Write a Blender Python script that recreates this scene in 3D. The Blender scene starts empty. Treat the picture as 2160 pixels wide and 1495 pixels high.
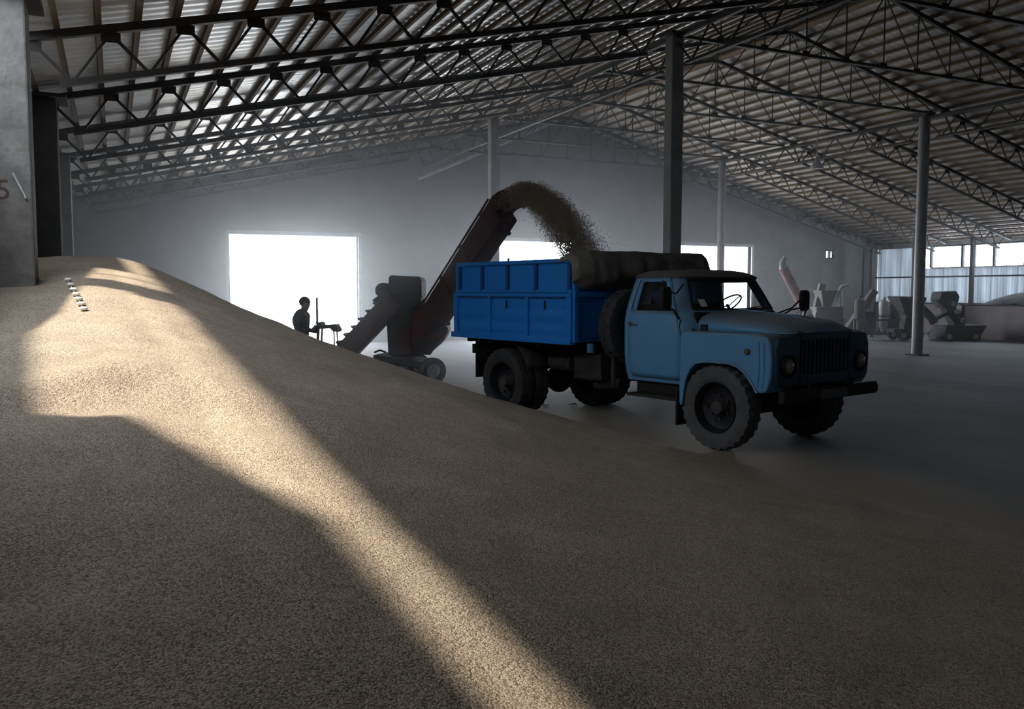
import bpy, bmesh, math, random
from mathutils import Vector, Matrix, noise, Quaternion

random.seed(7)
D = bpy.data
C = bpy.context.scene.collection
SC = bpy.context.scene

# ------------------------------------------------------------------ camera, sky, sun, exposure
# hall coordinates: X across the hall, Y along it (towards the far gable), Z up; camera stands by the left wall
TH = math.atan(840 / 1850)
cT, sT = math.cos(TH), math.sin(TH)
CAMZ = 1.79
cam_d = D.cameras.new('camera')
cam = D.objects.new('camera', cam_d)
C.objects.link(cam)
cam_d.sensor_width = 36.0
cam_d.lens = 1850 / 2160 * 36.0
cam_d.clip_start = 0.05
cam_d.clip_end = 400
cam.location = (0, 0, CAMZ)
cam.rotation_euler = (math.pi / 2 - 0.0729, 0, -TH)
SC.camera = cam

SKY = 14.0
w = D.worlds.new('sky')
SC.world = w
w.use_nodes = True
w.node_tree.nodes['Background'].inputs[0].default_value = (0.85, 0.92, 1.0, 1)
w.node_tree.nodes['Background'].inputs[1].default_value = SKY

sun_d = D.lights.new('sun', 'SUN')
sun = D.objects.new('sun', sun_d)
C.objects.link(sun)
sun_d.energy = 16.0
sun_d.color = (1.0, 0.90, 0.74)
sun_d.angle = math.radians(3.0)
SUN_DIR = Vector((0.51, -0.15, -1.0)).normalized()
sun.rotation_euler = SUN_DIR.to_track_quat('-Z', 'Y').to_euler()

def daylight_portal(loc, rot, sx, sy):
    """sampling portal set in an opening: it only tells the renderer where the sky can be seen"""
    l = D.lights.new('daylight_portal', 'AREA')
    l.shape = 'RECTANGLE'
    l.size, l.size_y = sx, sy
    l.cycles.is_portal = True
    o = D.objects.new('daylight_portal', l)
    C.objects.link(o)
    o.location = loc
    o.rotation_euler = rot
    return o

SC.view_settings.view_transform = 'Standard'
SC.view_settings.look = 'None'
SC.view_settings.gamma = 1.0
SC.view_settings.use_curve_mapping = False
SC.view_settings.exposure = 0.25

# hall dimensions
XL, XA, XR0, XB, XR = -1.1, 9.83, 15.2, 20.2, 31.5
YF, YB = -7.0, 29.5
ZE_L, ZRIDGE, ZE_R = 4.54, 8.19, 3.85
def roof(x):
    if x <= XR0:
        return ZE_L + (x - XL) * (ZRIDGE - ZE_L) / (XR0 - XL)
    return ZRIDGE + (x - XR0) * (ZE_R - ZRIDGE) / (XR - XR0)
GATES = [(3.44, 7.64), (11.9, 16.0), (20.4, 24.4)]
GATE_H = 3.6
for (a, b) in GATES:
    daylight_portal(((a + b) / 2, YB + 0.25, GATE_H / 2), (-math.pi / 2, 0, 0), b - a, GATE_H)
daylight_portal((XR + 0.2, 23.1, 3.15), (0, math.pi / 2, 0), 0.95, 7.2)
daylight_portal((XL - 0.25, 8.6, 3.3), (0, -math.pi / 2, 0), 2.6, 8.8)
daylight_portal((-1.08, 6.8, 4.72), (0, 0, 0), 0.3, 12.6)

# ------------------------------------------------------------------ materials
def new_mat(name):
    m = D.materials.new(name)
    m.use_nodes = True
    return m, m.node_tree.nodes, m.node_tree.links

def mat(name, col, rough=0.7, metal=0.0, vary=0.0, scale=6.0, col2=None, bump=0.0, bscale=30.0, spec=0.4):
    m, n, l = new_mat(name)
    b = n['Principled BSDF']
    b.inputs['Base Color'].default_value = (*col, 1)
    b.inputs['Roughness'].default_value = rough
    b.inputs['Metallic'].default_value = metal
    b.inputs['Specular IOR Level'].default_value = spec
    tc = n.new('ShaderNodeTexCoord')
    if vary > 0 or col2:
        t = n.new('ShaderNodeTexNoise')
        t.inputs['Scale'].default_value = scale
        t.inputs['Detail'].default_value = 6
        t.inputs['Roughness'].default_value = 0.65
        l.new(tc.outputs['Object'], t.inputs['Vector'])
        r = n.new('ShaderNodeValToRGB')
        r.color_ramp.elements[0].position = 0.32
        r.color_ramp.elements[1].position = 0.68
        c2 = col2 if col2 else tuple(min(1, c * (1 + vary)) for c in col)
        c1 = col if col2 else tuple(c * (1 - vary) for c in col)
        r.color_ramp.elements[0].color = (*c1, 1)
        r.color_ramp.elements[1].color = (*c2, 1)
        l.new(t.outputs['Fac'], r.inputs['Fac'])
        l.new(r.outputs['Color'], b.inputs['Base Color'])
    if bump > 0:
        t2 = n.new('ShaderNodeTexNoise')
        t2.inputs['Scale'].default_value = bscale
        t2.inputs['Detail'].default_value = 5
        l.new(tc.outputs['Object'], t2.inputs['Vector'])
        bp = n.new('ShaderNodeBump')
        bp.inputs['Strength'].default_value = bump
        bp.inputs['Distance'].default_value = 0.02
        l.new(t2.outputs['Fac'], bp.inputs['Height'])
        l.new(bp.outputs['Normal'], b.inputs['Normal'])
    return m

def dusty(name, col, dust, rough=0.5, amount=0.5, scale=3.0):
    """paint with dust that lies on upward faces and in patches"""
    m, n, l = new_mat(name)
    b = n['Principled BSDF']
    b.inputs['Roughness'].default_value = rough
    b.inputs['Specular IOR Level'].default_value = 0.35
    tc = n.new('ShaderNodeTexCoord')
    ns = n.new('ShaderNodeTexNoise')
    ns.inputs['Scale'].default_value = scale
    ns.inputs['Detail'].default_value = 8
    ns.inputs['Roughness'].default_value = 0.7
    l.new(tc.outputs['Object'], ns.inputs['Vector'])
    g = n.new('ShaderNodeNewGeometry')
    sx = n.new('ShaderNodeSeparateXYZ')
    l.new(g.outputs['Normal'], sx.inputs[0])
    up = n.new('ShaderNodeMapRange')
    up.inputs['From Min'].default_value = 0.25
    up.inputs['From Max'].default_value = 0.95
    l.new(sx.outputs['Z'], up.inputs['Value'])
    mr = n.new('ShaderNodeMapRange')
    mr.inputs['From Min'].default_value = 0.42
    mr.inputs['From Max'].default_value = 0.75
    mr.inputs['To Max'].default_value = amount
    l.new(ns.outputs['Fac'], mr.inputs['Value'])
    mx = n.new('ShaderNodeMath'); mx.operation = 'MULTIPLY_ADD'
    l.new(up.outputs[0], mx.inputs[0]); mx.inputs[1].default_value = 0.75
    l.new(mr.outputs[0], mx.inputs[2]); mx.use_clamp = True
    mc = n.new('ShaderNodeMix'); mc.data_type = 'RGBA'
    mc.inputs['A'].default_value = (*col, 1)
    mc.inputs['B'].default_value = (*dust, 1)
    l.new(mx.outputs[0], mc.inputs['Factor'])
    l.new(mc.outputs['Result'], b.inputs['Base Color'])
    return m

DUST = (0.16, 0.145, 0.125)
M = {}
M['steel'] = mat('dark_steel', (0.028, 0.026, 0.025), 0.7, 0.0, 0.3, 4)
M['wood'] = mat('brown_batten_wood', (0.15, 0.10, 0.06), 0.85, 0, 0.35, 5)
M['conc'] = mat('column_concrete', (0.27, 0.27, 0.265), 0.9, 0, 0.2, 3, bump=0.3)
M['colwhite'] = mat('whitewashed_concrete', (0.17, 0.17, 0.168), 0.9, 0, 0.3, 4, bump=0.5, bscale=22)
M['coldark'] = mat('dark_concrete', (0.032, 0.031, 0.03), 0.9, 0, 0.3, 4, bump=0.3)  # darker concrete for one left column
M['pipe'] = mat('grey_column_paint', (0.22, 0.22, 0.23), 0.5, 0.1, 0.2, 3)
M['wallback'] = mat('gable_wall_plaster', (0.20, 0.20, 0.20), 0.9, 0, 0.15, 1.2)
M['wallleft'] = mat('left_wall_panel', (0.17, 0.165, 0.16), 0.9, 0, 0.2, 1.5)
M['lowwall'] = mat('pinkish_low_wall', (0.30, 0.26, 0.26), 0.9, 0, 0.15, 1.5)
M['blue_body'] = dusty('deep_blue_body_paint', (0.008, 0.21, 0.72), (0.05, 0.20, 0.46), 0.45, 0.45, 2.2)
M['blue_cab'] = dusty('light_blue_cab_paint', (0.12, 0.34, 0.60), (.21, .21, .21), 0.4, 0.28, 2.6)
M['blue_stake'] = dusty('darker_blue_stake_paint', (0.006, 0.075, 0.26), (0.03, 0.05, 0.08), 0.6, 0.5, 5)  # darker blue for the upper stakes and the strip under the rail
M['roofdust'] = dusty('dusty_cab_roof', (0.055, 0.075, 0.105), DUST, 0.7, 0.3, 4)
M['front_shade'] = dusty('front_shade_paint', (0.020, 0.075, 0.13), (0.05, 0.07, 0.08), 0.5, 0.5, 3)  # cab paint darkened: shade of the turned-away front put into the colour
M['black'] = mat('black_grimy_metal', (0.012, 0.012, 0.013), 0.7, 0, 0.4, 6)
M['chassis'] = mat('chassis_grime', (0.03, 0.028, 0.027), 0.85, 0, 0.5, 6)
M['tyre'] = mat('dusty_rubber', (0.10, 0.102, 0.108), 0.95, 0, 0.2, 8, bump=0.2)
M['tyredark'] = mat('dark_rubber', (0.040, 0.041, 0.044), 0.95, 0, 0.3, 8)
M['redmark'] = mat('faded_red_mark', (0.085, 0.055, 0.050), 0.9)
M['rim'] = mat('dark_rim_paint', (0.016, 0.018, 0.024), 0.6, 0, 0.4, 9)
M['chrome'] = mat('dull_chrome', (0.5, 0.5, 0.48), 0.22, 1.0)
M['lens'] = mat('lamp_glass', (0.25, 0.25, 0.25), 0.08, 0.3, spec=0.8)
M['amber'] = mat('amber_lens', (0.12, 0.07, 0.02), 0.3)
M['plate'] = mat('faded_plate', (0.10, 0.105, 0.11), 0.7, 0, 0.3, 30)
M['tarp'] = mat('grey_tarpaulin', (0.15, 0.143, 0.132), 0.8, 0, 0.4, 4, bump=0.5, bscale=14)
M['sticker'] = mat('worn_sticker', (0.20, 0.20, 0.24), 0.8, 0, 0.3, 30)
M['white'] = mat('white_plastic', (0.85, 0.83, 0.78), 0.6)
M['interior'] = mat('cab_interior', (0.012, 0.012, 0.012), 0.9)
M['red'] = dusty('dusty_red_machine_paint', (0.13, 0.022, 0.022), (0.12, 0.085, 0.075), 0.7, 0.6, 3)
M['brownred'] = dusty('brown_red_conveyor_paint', (0.085, 0.035, 0.032), (0.11, 0.085, 0.075), 0.8, 0.6, 3)
M['machine'] = mat('dark_machine_paint', (0.030, 0.032, 0.036), 0.75, 0, 0.4, 4)
M['paleRed'] = mat('faded_pink_auger', (0.42, 0.21, 0.21), 0.7, 0, 0.25, 5)
M['palegrey'] = mat('pale_galvanised', (0.40, 0.41, 0.43), 0.6, 0.1, 0.2, 5)
M['darkgrey'] = mat('dark_grey_machine', (0.050, 0.050, 0.053), 0.8, 0, 0.4, 3)
M['brownmach'] = mat('brown_grey_machine', (0.045, 0.038, 0.034), 0.85, 0, 0.35, 3)
M['greenmach'] = mat('drab_green_machine', (0.055, 0.062, 0.055), 0.8, 0, 0.4, 4)
M['glass'] = None

m, n, l = new_mat('clear_pane')
b = n['Principled BSDF']; n.remove(b)
tr = n.new('ShaderNodeBsdfTransparent'); tr.inputs[0].default_value = (0.93, 0.95, 0.97, 1)
gl = n.new('ShaderNodeBsdfGlossy'); gl.inputs['Roughness'].default_value = 0.05
mx = n.new('ShaderNodeMixShader'); mx.inputs[0].default_value = 0.06
l.new(tr.outputs[0], mx.inputs[1]); l.new(gl.outputs[0], mx.inputs[2])
l.new(mx.outputs[0], n['Material Output'].inputs['Surface'])
M['glass'] = m

m, n, l = new_mat('dirty_windscreen')
b = n['Principled BSDF']; n.remove(b)
tr = n.new('ShaderNodeBsdfTransparent'); tr.inputs[0].default_value = (0.75, 0.78, 0.78, 1)
df = n.new('ShaderNodeBsdfDiffuse'); df.inputs[0].default_value = (*DUST, 1)
gl = n.new('ShaderNodeBsdfGlossy'); gl.inputs['Roughness'].default_value = 0.08
m1 = n.new('ShaderNodeMixShader'); m1.inputs[0].default_value = 0.08
m2 = n.new('ShaderNodeMixShader'); m2.inputs[0].default_value = 0.05
l.new(tr.outputs[0], m1.inputs[1]); l.new(df.outputs[0], m1.inputs[2])
l.new(m1.outputs[0], m2.inputs[1]); l.new(gl.outputs[0], m2.inputs[2])
l.new(m2.outputs[0], n['Material Output'].inputs['Surface'])
M['windscreen'] = m

m, n, l = new_mat('sky_filter_sheet')
b = n['Principled BSDF']; n.remove(b)
tr = n.new('ShaderNodeBsdfTransparent'); tr.inputs[0].default_value = (0.50, 0.49, 0.48, 1)
l.new(tr.outputs[0], n['Material Output'].inputs['Surface'])
M['sky_filter'] = m

# translucent sheets of the right wall let some daylight through
m, n, l = new_mat('translucent_wall_sheet')
b = n['Principled BSDF']
b.inputs['Base Color'].default_value = (0.36, 0.40, 0.44, 1); b.inputs['Roughness'].default_value = 0.7
tl = n.new('ShaderNodeBsdfTranslucent')
tc = n.new('ShaderNodeTexCoord'); mp = n.new('ShaderNodeMapping'); mp.inputs['Scale'].default_value = (1, 3.2, 0.25)
ns = n.new('ShaderNodeTexNoise'); ns.inputs['Scale'].default_value = 1.5; ns.inputs['Detail'].default_value = 5
rp = n.new('ShaderNodeValToRGB')
rp.color_ramp.elements[0].position = .3; rp.color_ramp.elements[1].position = .72
rp.color_ramp.elements[0].color = (0.10, 0.115, 0.13, 1); rp.color_ramp.elements[1].color = (0.34, 0.39, 0.44, 1)
l.new(tc.outputs['Object'], mp.inputs['Vector']); l.new(mp.outputs[0], ns.inputs['Vector'])
l.new(ns.outputs['Fac'], rp.inputs['Fac']); l.new(rp.outputs[0], tl.inputs['Color'])
mx = n.new('ShaderNodeMixShader'); mx.inputs[0].default_value = 0.10
l.new(b.outputs[0], mx.inputs[1]); l.new(tl.outputs[0], mx.inputs[2])
l.new(mx.outputs[0], n['Material Output'].inputs['Surface'])
M['wallsheet'] = m

# roof sheet: pale fibre cement, faint stains
M['roofsheet'] = mat('pale_roof_sheet', (0.78, 0.80, 0.83), 0.42, 0.4, 0.2, 1.6)
M['roofsheet_shade'] = mat('shaded_roof_sheet', (0.42, 0.41, 0.40), 0.55, 0.2, 0.25, 1.4)  # darker copy: the right slope's weaker light put into the colour
M['yard'] = mat('pale_sandy_yard', (0.50, 0.47, 0.42), 0.95, 0, 0.15, 0.8)
M['dark_outside'] = mat('dark_sky_blocker', (0.05, 0.048, 0.045), 0.9, 0, 0.3, 1.0)

# concrete floor with dust
m, n, l = new_mat('dusty_concrete_floor')
b = n['Principled BSDF']; b.inputs['Roughness'].default_value = 0.75; b.inputs['Specular IOR Level'].default_value = 0.3
tc = n.new('ShaderNodeTexCoord')
mp = n.new('ShaderNodeMapping'); mp.inputs['Scale'].default_value = (1.0, 0.35, 1.0); mp.inputs['Rotation'].default_value = (0, 0, -0.3)
l.new(tc.outputs['Object'], mp.inputs[0])
n1 = n.new('ShaderNodeTexNoise'); n1.inputs['Scale'].default_value = 0.8; n1.inputs['Detail'].default_value = 9; n1.inputs['Roughness'].default_value = 0.65
l.new(mp.outputs[0], n1.inputs['Vector'])
rp = n.new('ShaderNodeValToRGB')
rp.color_ramp.elements[0].position = .3; rp.color_ramp.elements[1].position = .7
rp.color_ramp.elements[0].color = (0.12, 0.125, 0.14, 1); rp.color_ramp.elements[1].color = (0.22, 0.22, 0.235, 1)
l.new(n1.outputs['Fac'], rp.inputs['Fac'])
sxf = n.new('ShaderNodeSeparateXYZ'); l.new(tc.outputs['Object'], sxf.inputs[0])
nch = n.new('ShaderNodeTexNoise'); nch.inputs['Scale'].default_value = 1.1; nch.inputs['Detail'].default_value = 8; nch.inputs['Roughness'].default_value = .7
l.new(tc.outputs['Object'], nch.inputs['Vector'])
ad = n.new('ShaderNodeMath'); ad.operation = 'MULTIPLY_ADD'; l.new(nch.outputs['Fac'], ad.inputs[0]); ad.inputs[1].default_value = -2.4; l.new(sxf.outputs['X'], ad.inputs[2])
chf = n.new('ShaderNodeMapRange'); chf.interpolation_type = 'SMOOTHSTEP'
chf.inputs['From Min'].default_value = 4.6; chf.inputs['From Max'].default_value = 6.4; chf.inputs['To Min'].default_value = .85; chf.inputs['To Max'].default_value = 0.0
l.new(ad.outputs[0], chf.inputs['Value'])
mxf = n.new('ShaderNodeMix'); mxf.data_type = 'RGBA'; mxf.inputs['B'].default_value = (.28, .225, .16, 1)
l.new(chf.outputs[0], mxf.inputs['Factor']); l.new(rp.outputs[0], mxf.inputs['A']); l.new(mxf.outputs['Result'], b.inputs['Base Color'])
n2 = n.new('ShaderNodeTexNoise'); n2.inputs['Scale'].default_value = 40; n2.inputs['Detail'].default_value = 6
l.new(tc.outputs['Object'], n2.inputs['Vector'])
bp = n.new('ShaderNodeBump'); bp.inputs['Strength'].default_value = 0.25; bp.inputs['Distance'].default_value = 0.01
l.new(n2.outputs['Fac'], bp.inputs['Height']); l.new(bp.outputs[0], b.inputs['Normal'])
M['floor'] = m

# grain: kernels from Voronoi cells (fine relief and colour)
m, n, l = new_mat('wheat_grain')
b = n['Principled BSDF']; b.inputs['Roughness'].default_value = 0.8; b.inputs['Specular IOR Level'].default_value = 0.25
tc = n.new('ShaderNodeTexCoord')
v1 = n.new('ShaderNodeTexVoronoi'); v1.inputs['Scale'].default_value = 165
l.new(tc.outputs['Object'], v1.inputs['Vector'])
rp = n.new('ShaderNodeValToRGB')
rp.color_ramp.elements[0].color = (0.17, 0.130, 0.095, 1); rp.color_ramp.elements[1].color = (0.45, 0.385, 0.31, 1)
rp.color_ramp.elements[0].position = 0.05; rp.color_ramp.elements[1].position = 0.8
sepc = n.new('ShaderNodeSeparateColor'); l.new(v1.outputs['Color'], sepc.inputs[0])
l.new(sepc.outputs[0], rp.inputs['Fac'])
nl = n.new('ShaderNodeTexNoise'); nl.inputs['Scale'].default_value = 2.5; nl.inputs['Detail'].default_value = 8; nl.inputs['Roughness'].default_value = 0.7
l.new(tc.outputs['Object'], nl.inputs['Vector'])
mr = n.new('ShaderNodeMapRange'); mr.inputs['From Min'].default_value = .3; mr.inputs['From Max'].default_value = .7
mr.inputs['To Min'].default_value = 0.82; mr.inputs['To Max'].default_value = 1.12
l.new(nl.outputs['Fac'], mr.inputs['Value'])
mm = n.new('ShaderNodeMix'); mm.data_type = 'RGBA'; mm.blend_type = 'MULTIPLY'; mm.inputs['Factor'].default_value = 1
l.new(rp.outputs[0], mm.inputs['A']); l.new(mr.outputs[0], mm.inputs['B'])
l.new(mm.outputs['Result'], b.inputs['Base Color'])
iv = n.new('ShaderNodeMath'); iv.operation = 'SUBTRACT'; iv.inputs[0].default_value = 1.0
l.new(v1.outputs['Distance'], iv.inputs[1])
nb = n.new('ShaderNodeTexNoise'); nb.inputs['Scale'].default_value = 60; nb.inputs['Detail'].default_value = 4
l.new(tc.outputs['Object'], nb.inputs['Vector'])
b2 = n.new('ShaderNodeBump'); b2.inputs['Strength'].default_value = 0.55; b2.inputs['Distance'].default_value = 0.012
l.new(nb.outputs['Fac'], b2.inputs['Height'])
b1 = n.new('ShaderNodeBump'); b1.inputs['Strength'].default_value = 0.8; b1.inputs['Distance'].default_value = 0.006
l.new(iv.outputs[0], b1.inputs['Height']); l.new(b2.outputs[0], b1.inputs['Normal'])
l.new(b1.outputs[0], b.inputs['Normal'])
M['grain'] = m
M['flyinggrain'] = mat('flying_grain', (0.33, 0.28, 0.23), 0.9, 0, 0.2, 20)

# ------------------------------------------------------------------ mesh helpers
class MB:
    def __init__(self):
        self.v = []; self.f = []
    def quad(self, *pts):
        i = len(self.v); self.v += [tuple(p) for p in pts]; self.f.append(tuple(range(i, i + len(pts)))); return self
    def box(self, x0, x1, y0, y1, z0, z1):
        i = len(self.v)
        self.v += [(x, y, z) for z in (z0, z1) for y in (y0, y1) for x in (x0, x1)]
        self.f += [tuple(i + k for k in q) for q in ((0, 2, 3, 1), (4, 5, 7, 6), (0, 1, 5, 4), (2, 6, 7, 3), (0, 4, 6, 2), (1, 3, 7, 5))]
        return self
    def obox(self, p0, p1, wd, ht, up=(0, 0, 1)):
        """box from p0 to p1, wd across, ht along up"""
        p0, p1 = Vector(p0), Vector(p1); d = (p1 - p0).normalized(); u = Vector(up)
        s = d.cross(u)
        if s.length < 1e-4: s = d.cross(Vector((1, 0, 0)))
        s.normalize(); u = s.cross(d)
        i = len(self.v)
        for p in (p0, p1):
            for a, b_ in ((-1, -1), (1, -1), (1, 1), (-1, 1)):
                self.v.append(tuple(p + s * a * wd / 2 + u * b_ * ht / 2))
        self.f += [tuple(i + k for k in q) for q in ((0, 1, 2, 3), (7, 6, 5, 4), (0, 4, 5, 1), (1, 5, 6, 2), (2, 6, 7, 3), (3, 7, 4, 0))]
        return self
    def prism(self, poly, axis, a, b_):
        """polygon in the two other axes extruded along axis from a to b"""
        def P(p, t):
            if axis == 'x': return (t, p[0], p[1])
            if axis == 'y': return (p[0], t, p[1])
            return (p[0], p[1], t)
        i = len(self.v); n_ = len(poly)
        self.v += [P(p, a) for p in poly] + [P(p, b_) for p in poly]
        self.f.append(tuple(range(i, i + n_))); self.f.append(tuple(range(i + 2 * n_ - 1, i + n_ - 1, -1)))
        for k in range(n_):
            k2 = (k + 1) % n_
            self.f.append((i + k, i + n_ + k, i + n_ + k2, i + k2))
        return self
    def loft(self, rings, closed=True, caps=True):
        i = len(self.v); n_ = len(rings[0])
        for r in rings: self.v += [tuple(p) for p in r]
        for a in range(len(rings) - 1):
            for k in range(n_ if closed else n_ - 1):
                k2 = (k + 1) % n_
                self.f.append((i + a * n_ + k, i + a * n_ + k2, i + (a + 1) * n_ + k2, i + (a + 1) * n_ + k))
        if caps and closed:
            self.f.append(tuple(i + k for k in range(n_ - 1, -1, -1)))
            e = i + (len(rings) - 1) * n_
            self.f.append(tuple(e + k for k in range(n_)))
        return self
    def tube(self, pts, r, n_=10, caps=True):
        pts = [Vector(p) for p in pts]
        rs = r if isinstance(r, (list, tuple)) else [r] * len(pts)
        rings = []
        ref = None
        for k, p in enumerate(pts):
            d = (pts[min(k + 1, len(pts) - 1)] - pts[max(k - 1, 0)]).normalized()
            if ref is None:
                ref = Vector((0, 0, 1)) if abs(d.z) < .9 else Vector((1, 0, 0))
            s = d.cross(ref).normalized(); u = s.cross(d); ref = u
            rings.append([p + (s * math.cos(2 * math.pi * q / n_) + u * math.sin(2 * math.pi * q / n_)) * rs[k] for q in range(n_)])
        return self.loft(rings, True, caps)
    def lathe(self, prof, axis='y', n_=32, c=(0, 0, 0), mod=None, caps=True):
        """prof: (offset along axis, radius)"""
        rings = []
        for k, (a, r) in enumerate(prof):
            ring = []
            for q in range(n_):
                rr = r if mod is None else mod(k, q, r)
                t = 2 * math.pi * q / n_
                u, v_ = rr * math.cos(t), rr * math.sin(t)
                if axis == 'y': ring.append((c[0] + u, c[1] + a, c[2] + v_))
                elif axis == 'x': ring.append((c[0] + a, c[1] + u, c[2] + v_))
                else: ring.append((c[0] + u, c[1] + v_, c[2] + a))
            rings.append(ring)
        return self.loft(rings, True, caps)
    def sphere(self, c, r, sc=(1, 1, 1), n_=14, m_=8):
        prof = []
        rings = []
        for a in range(m_ + 1):
            ph = -math.pi / 2 + math.pi * (a + 0.02) / (m_ + 0.04)
            rings.append([(c[0] + r * sc[0] * math.cos(ph) * math.cos(2 * math.pi * q / n_), c[1] + r * sc[1] * math.cos(ph) * math.sin(2 * math.pi * q / n_), c[2] + r * sc[2] * math.sin(ph)) for q in range(n_)])
        return self.loft(rings)
    def grid(self, fn, nu, nv):
        i = len(self.v)
        for a in range(nv + 1):
            for k in range(nu + 1):
                self.v.append(tuple(fn(k / nu, a / nv)))
        for a in range(nv):
            for k in range(nu):
                q = i + a * (nu + 1) + k
                self.f.append((q, q + 1, q + nu + 2, q + nu + 1))
        return self
    def mesh(self, name, material=None, smooth=None):
        me = D.meshes.new(name)
        me.from_pydata(self.v, [], self.f)
        bm = bmesh.new(); bm.from_mesh(me)
        bmesh.ops.recalc_face_normals(bm, faces=bm.faces)
        bm.to_mesh(me); bm.free()
        if smooth:
            me.shade_smooth(); me.set_sharp_from_angle(angle=math.radians(smooth))
        if material: me.materials.append(M[material] if isinstance(material, str) else material)
        me.update()
        return me
    def build(self, name, material, parent=None, smooth=None, bevel=0, seg=2, solid=0, **tags):
        o = D.objects.new(name, self.mesh(name, material, smooth))
        C.objects.link(o)
        if parent: o.parent = parent
        if solid:
            s = o.modifiers.new('solid', 'SOLIDIFY'); s.thickness = solid; s.offset = 0
        if bevel:
            bv = o.modifiers.new('bevel', 'BEVEL'); bv.width = bevel; bv.segments = seg
            bv.limit_method = 'ANGLE'; bv.angle_limit = math.radians(35)
        for k, v_ in tags.items(): o[k] = v_
        return o

def thing(name, label, cat, loc=(0, 0, 0), rz=0, group=None):
    o = D.objects.new(name, None); C.objects.link(o)
    o.location = loc; o.rotation_euler = (0, 0, rz)
    o.empty_display_size = 0.2
    o['label'] = label; o['category'] = cat
    if group: o['group'] = group
    return o
def tag(o, label, cat, group=None):
    o['label'] = label; o['category'] = cat
    if group: o['group'] = group
    return o
def struct(o):
    o['kind'] = 'structure'; return o

_unit = {}
def beam(name, material, parent, p0, p1, wd, ht, up=(0, 0, 1)):
    """a straight member: an object that shares one unit box per material; coordinates local to parent"""
    if material not in _unit:
        _unit[material] = MB().box(-.5, .5, -.5, .5, -.5, .5).mesh('member_' + material, material)
    o = D.objects.new(name, _unit[material]); C.objects.link(o)
    p0, p1 = Vector(p0), Vector(p1); d = p1 - p0; L = d.length; d.normalize(); u = Vector(up)
    s = u.cross(d)
    if s.length < 1e-4: s = Vector((1, 0, 0)).cross(d)
    s.normalize(); u = d.cross(s)
    R = Matrix((d, s, u)).transposed()
    o.matrix_local = Matrix.Translation((p0 + p1) / 2) @ R.to_4x4() @ Matrix.Diagonal((L, wd, ht, 1))
    if parent: o.parent = parent
    return o

def c2h(px, py, depth):
    """a point of the photograph at a given distance ahead of the camera, in hall coordinates"""
    x = (px - 1080) / 1850 * depth
    return Vector((x * cT + depth * sT, -x * sT + depth * cT, CAMZ + (612 - py) / 1850 * depth))
CR = Vector((cT, -sT, 0))      # to the right as the camera sees it
CF = Vector((sT, cT, 0))       # away from the camera

# ------------------------------------------------------------------ the hall: floor, walls, roof
fl = MB().box(XL - 0.3, XR + 0.3, YF - 0.3, YB + 0.3, -0.25, 0.0).build('floor', 'floor'); struct(fl)
struct(MB().box(-6.0, 34.0, YB + 0.3, YB + 9.0, -0.25, -0.02).build('trim_1', 'yard'))   # sunlit yard outside the gates
# unseen wall added outside the left wall to block low sky light
struct(MB().box(-2.2, -2.0, YF, 17.0, 0, 4.4).build('wall_sky_blocker', 'dark_outside'))
struct(MB().box(-3.0, XL - .3, YF, 17.0, -0.25, -0.02).build('trim_2', 'dark_outside'))

def gable(name, y0, y1, gates, material, windows=()):
    """gable wall in upright strips with the gate openings left free"""
    xs = sorted(set([XL - 0.3, XR0, XR + 0.3] + [e for g in gates for e in g] + [e for q in windows for e in q[:2]]))
    mb = MB()
    for a, b_ in zip(xs, xs[1:]):
        za, zb = roof(max(a, XL)) + 0.02, roof(min(b_, XR)) + 0.02
        holes = [(0, GATE_H) for g in gates if g[0] <= a + 1e-6 and b_ <= g[1] + 1e-6]
        holes += [(q[2], q[3]) for q in windows if q[0] <= a + 1e-6 and b_ <= q[1] + 1e-6]
        z = 0.0
        for (h0, h1) in holes:
            if h0 > z: mb.box(a, b_, y0, y1, z, h0)
            z = h1
        mb.prism([(a, z), (b_, z), (b_, zb), (a, za)], 'y', y0, y1)
    return struct(mb.build(name, material))
wb = gable('wall_back', YB, YB + 0.22, GATES, 'wallback', [(28.5, 28.95, 3.22, 3.52)])
gable('wall_front', YF - 0.22, YF, [], 'wallback')

# steel frames round the gate openings
for k, (a, b_) in enumerate(GATES):
    d = struct(MB().box(a - 0.12, a, YB - 0.05, YB + 0.24, 0, GATE_H + 0.12).build('door_%d' % (k + 1), 'palegrey'))
    MB().box(b_, b_ + 0.12, YB - 0.05, YB + 0.24, 0, GATE_H + 0.12).build('jamb', 'palegrey', d)
    MB().box(a, b_, YB - 0.05, YB + 0.24, GATE_H, GATE_H + 0.12).build('lintel', 'palegrey', d)
# small two-light window high in the gable
wn = struct(MB().box(28.47, 28.5, YB - 0.02, YB + 0.12, 3.19, 3.55).build('window_1', 'machine'))
for a, b_, c_, d_ in ((28.95, 28.98, 3.19, 3.55), (28.71, 28.74, 3.22, 3.52), (28.5, 28.95, 3.19, 3.22), (28.5, 28.95, 3.52, 3.55)):
    MB().box(a, b_, YB - 0.02, YB + 0.12, c_, d_).build('window_bar', 'machine', wn)
for a, b_ in ((28.5, 28.71), (28.74, 28.95)):
    MB().box(a, b_, YB + 0.05, YB + 0.056, 3.22, 3.52).build('pane', 'glass', wn)

# left wall: the cladding is torn open beside the camera, where the sun comes in
lw = MB().prism([(YF, 0), (YB, 0), (YB, ZE_L), (10.9, ZE_L), (10.9, 3.9), (9.0, 3.4), (7.4, 2.7), (6.8, 2.15), (5.35, 2.15), (5.3, 3.4), (4.1, ZE_L - .05), (YF, ZE_L - .05)], 'x', XL - 0.2, XL)
struct(lw.build('wall_left', 'wallleft'))
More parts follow.
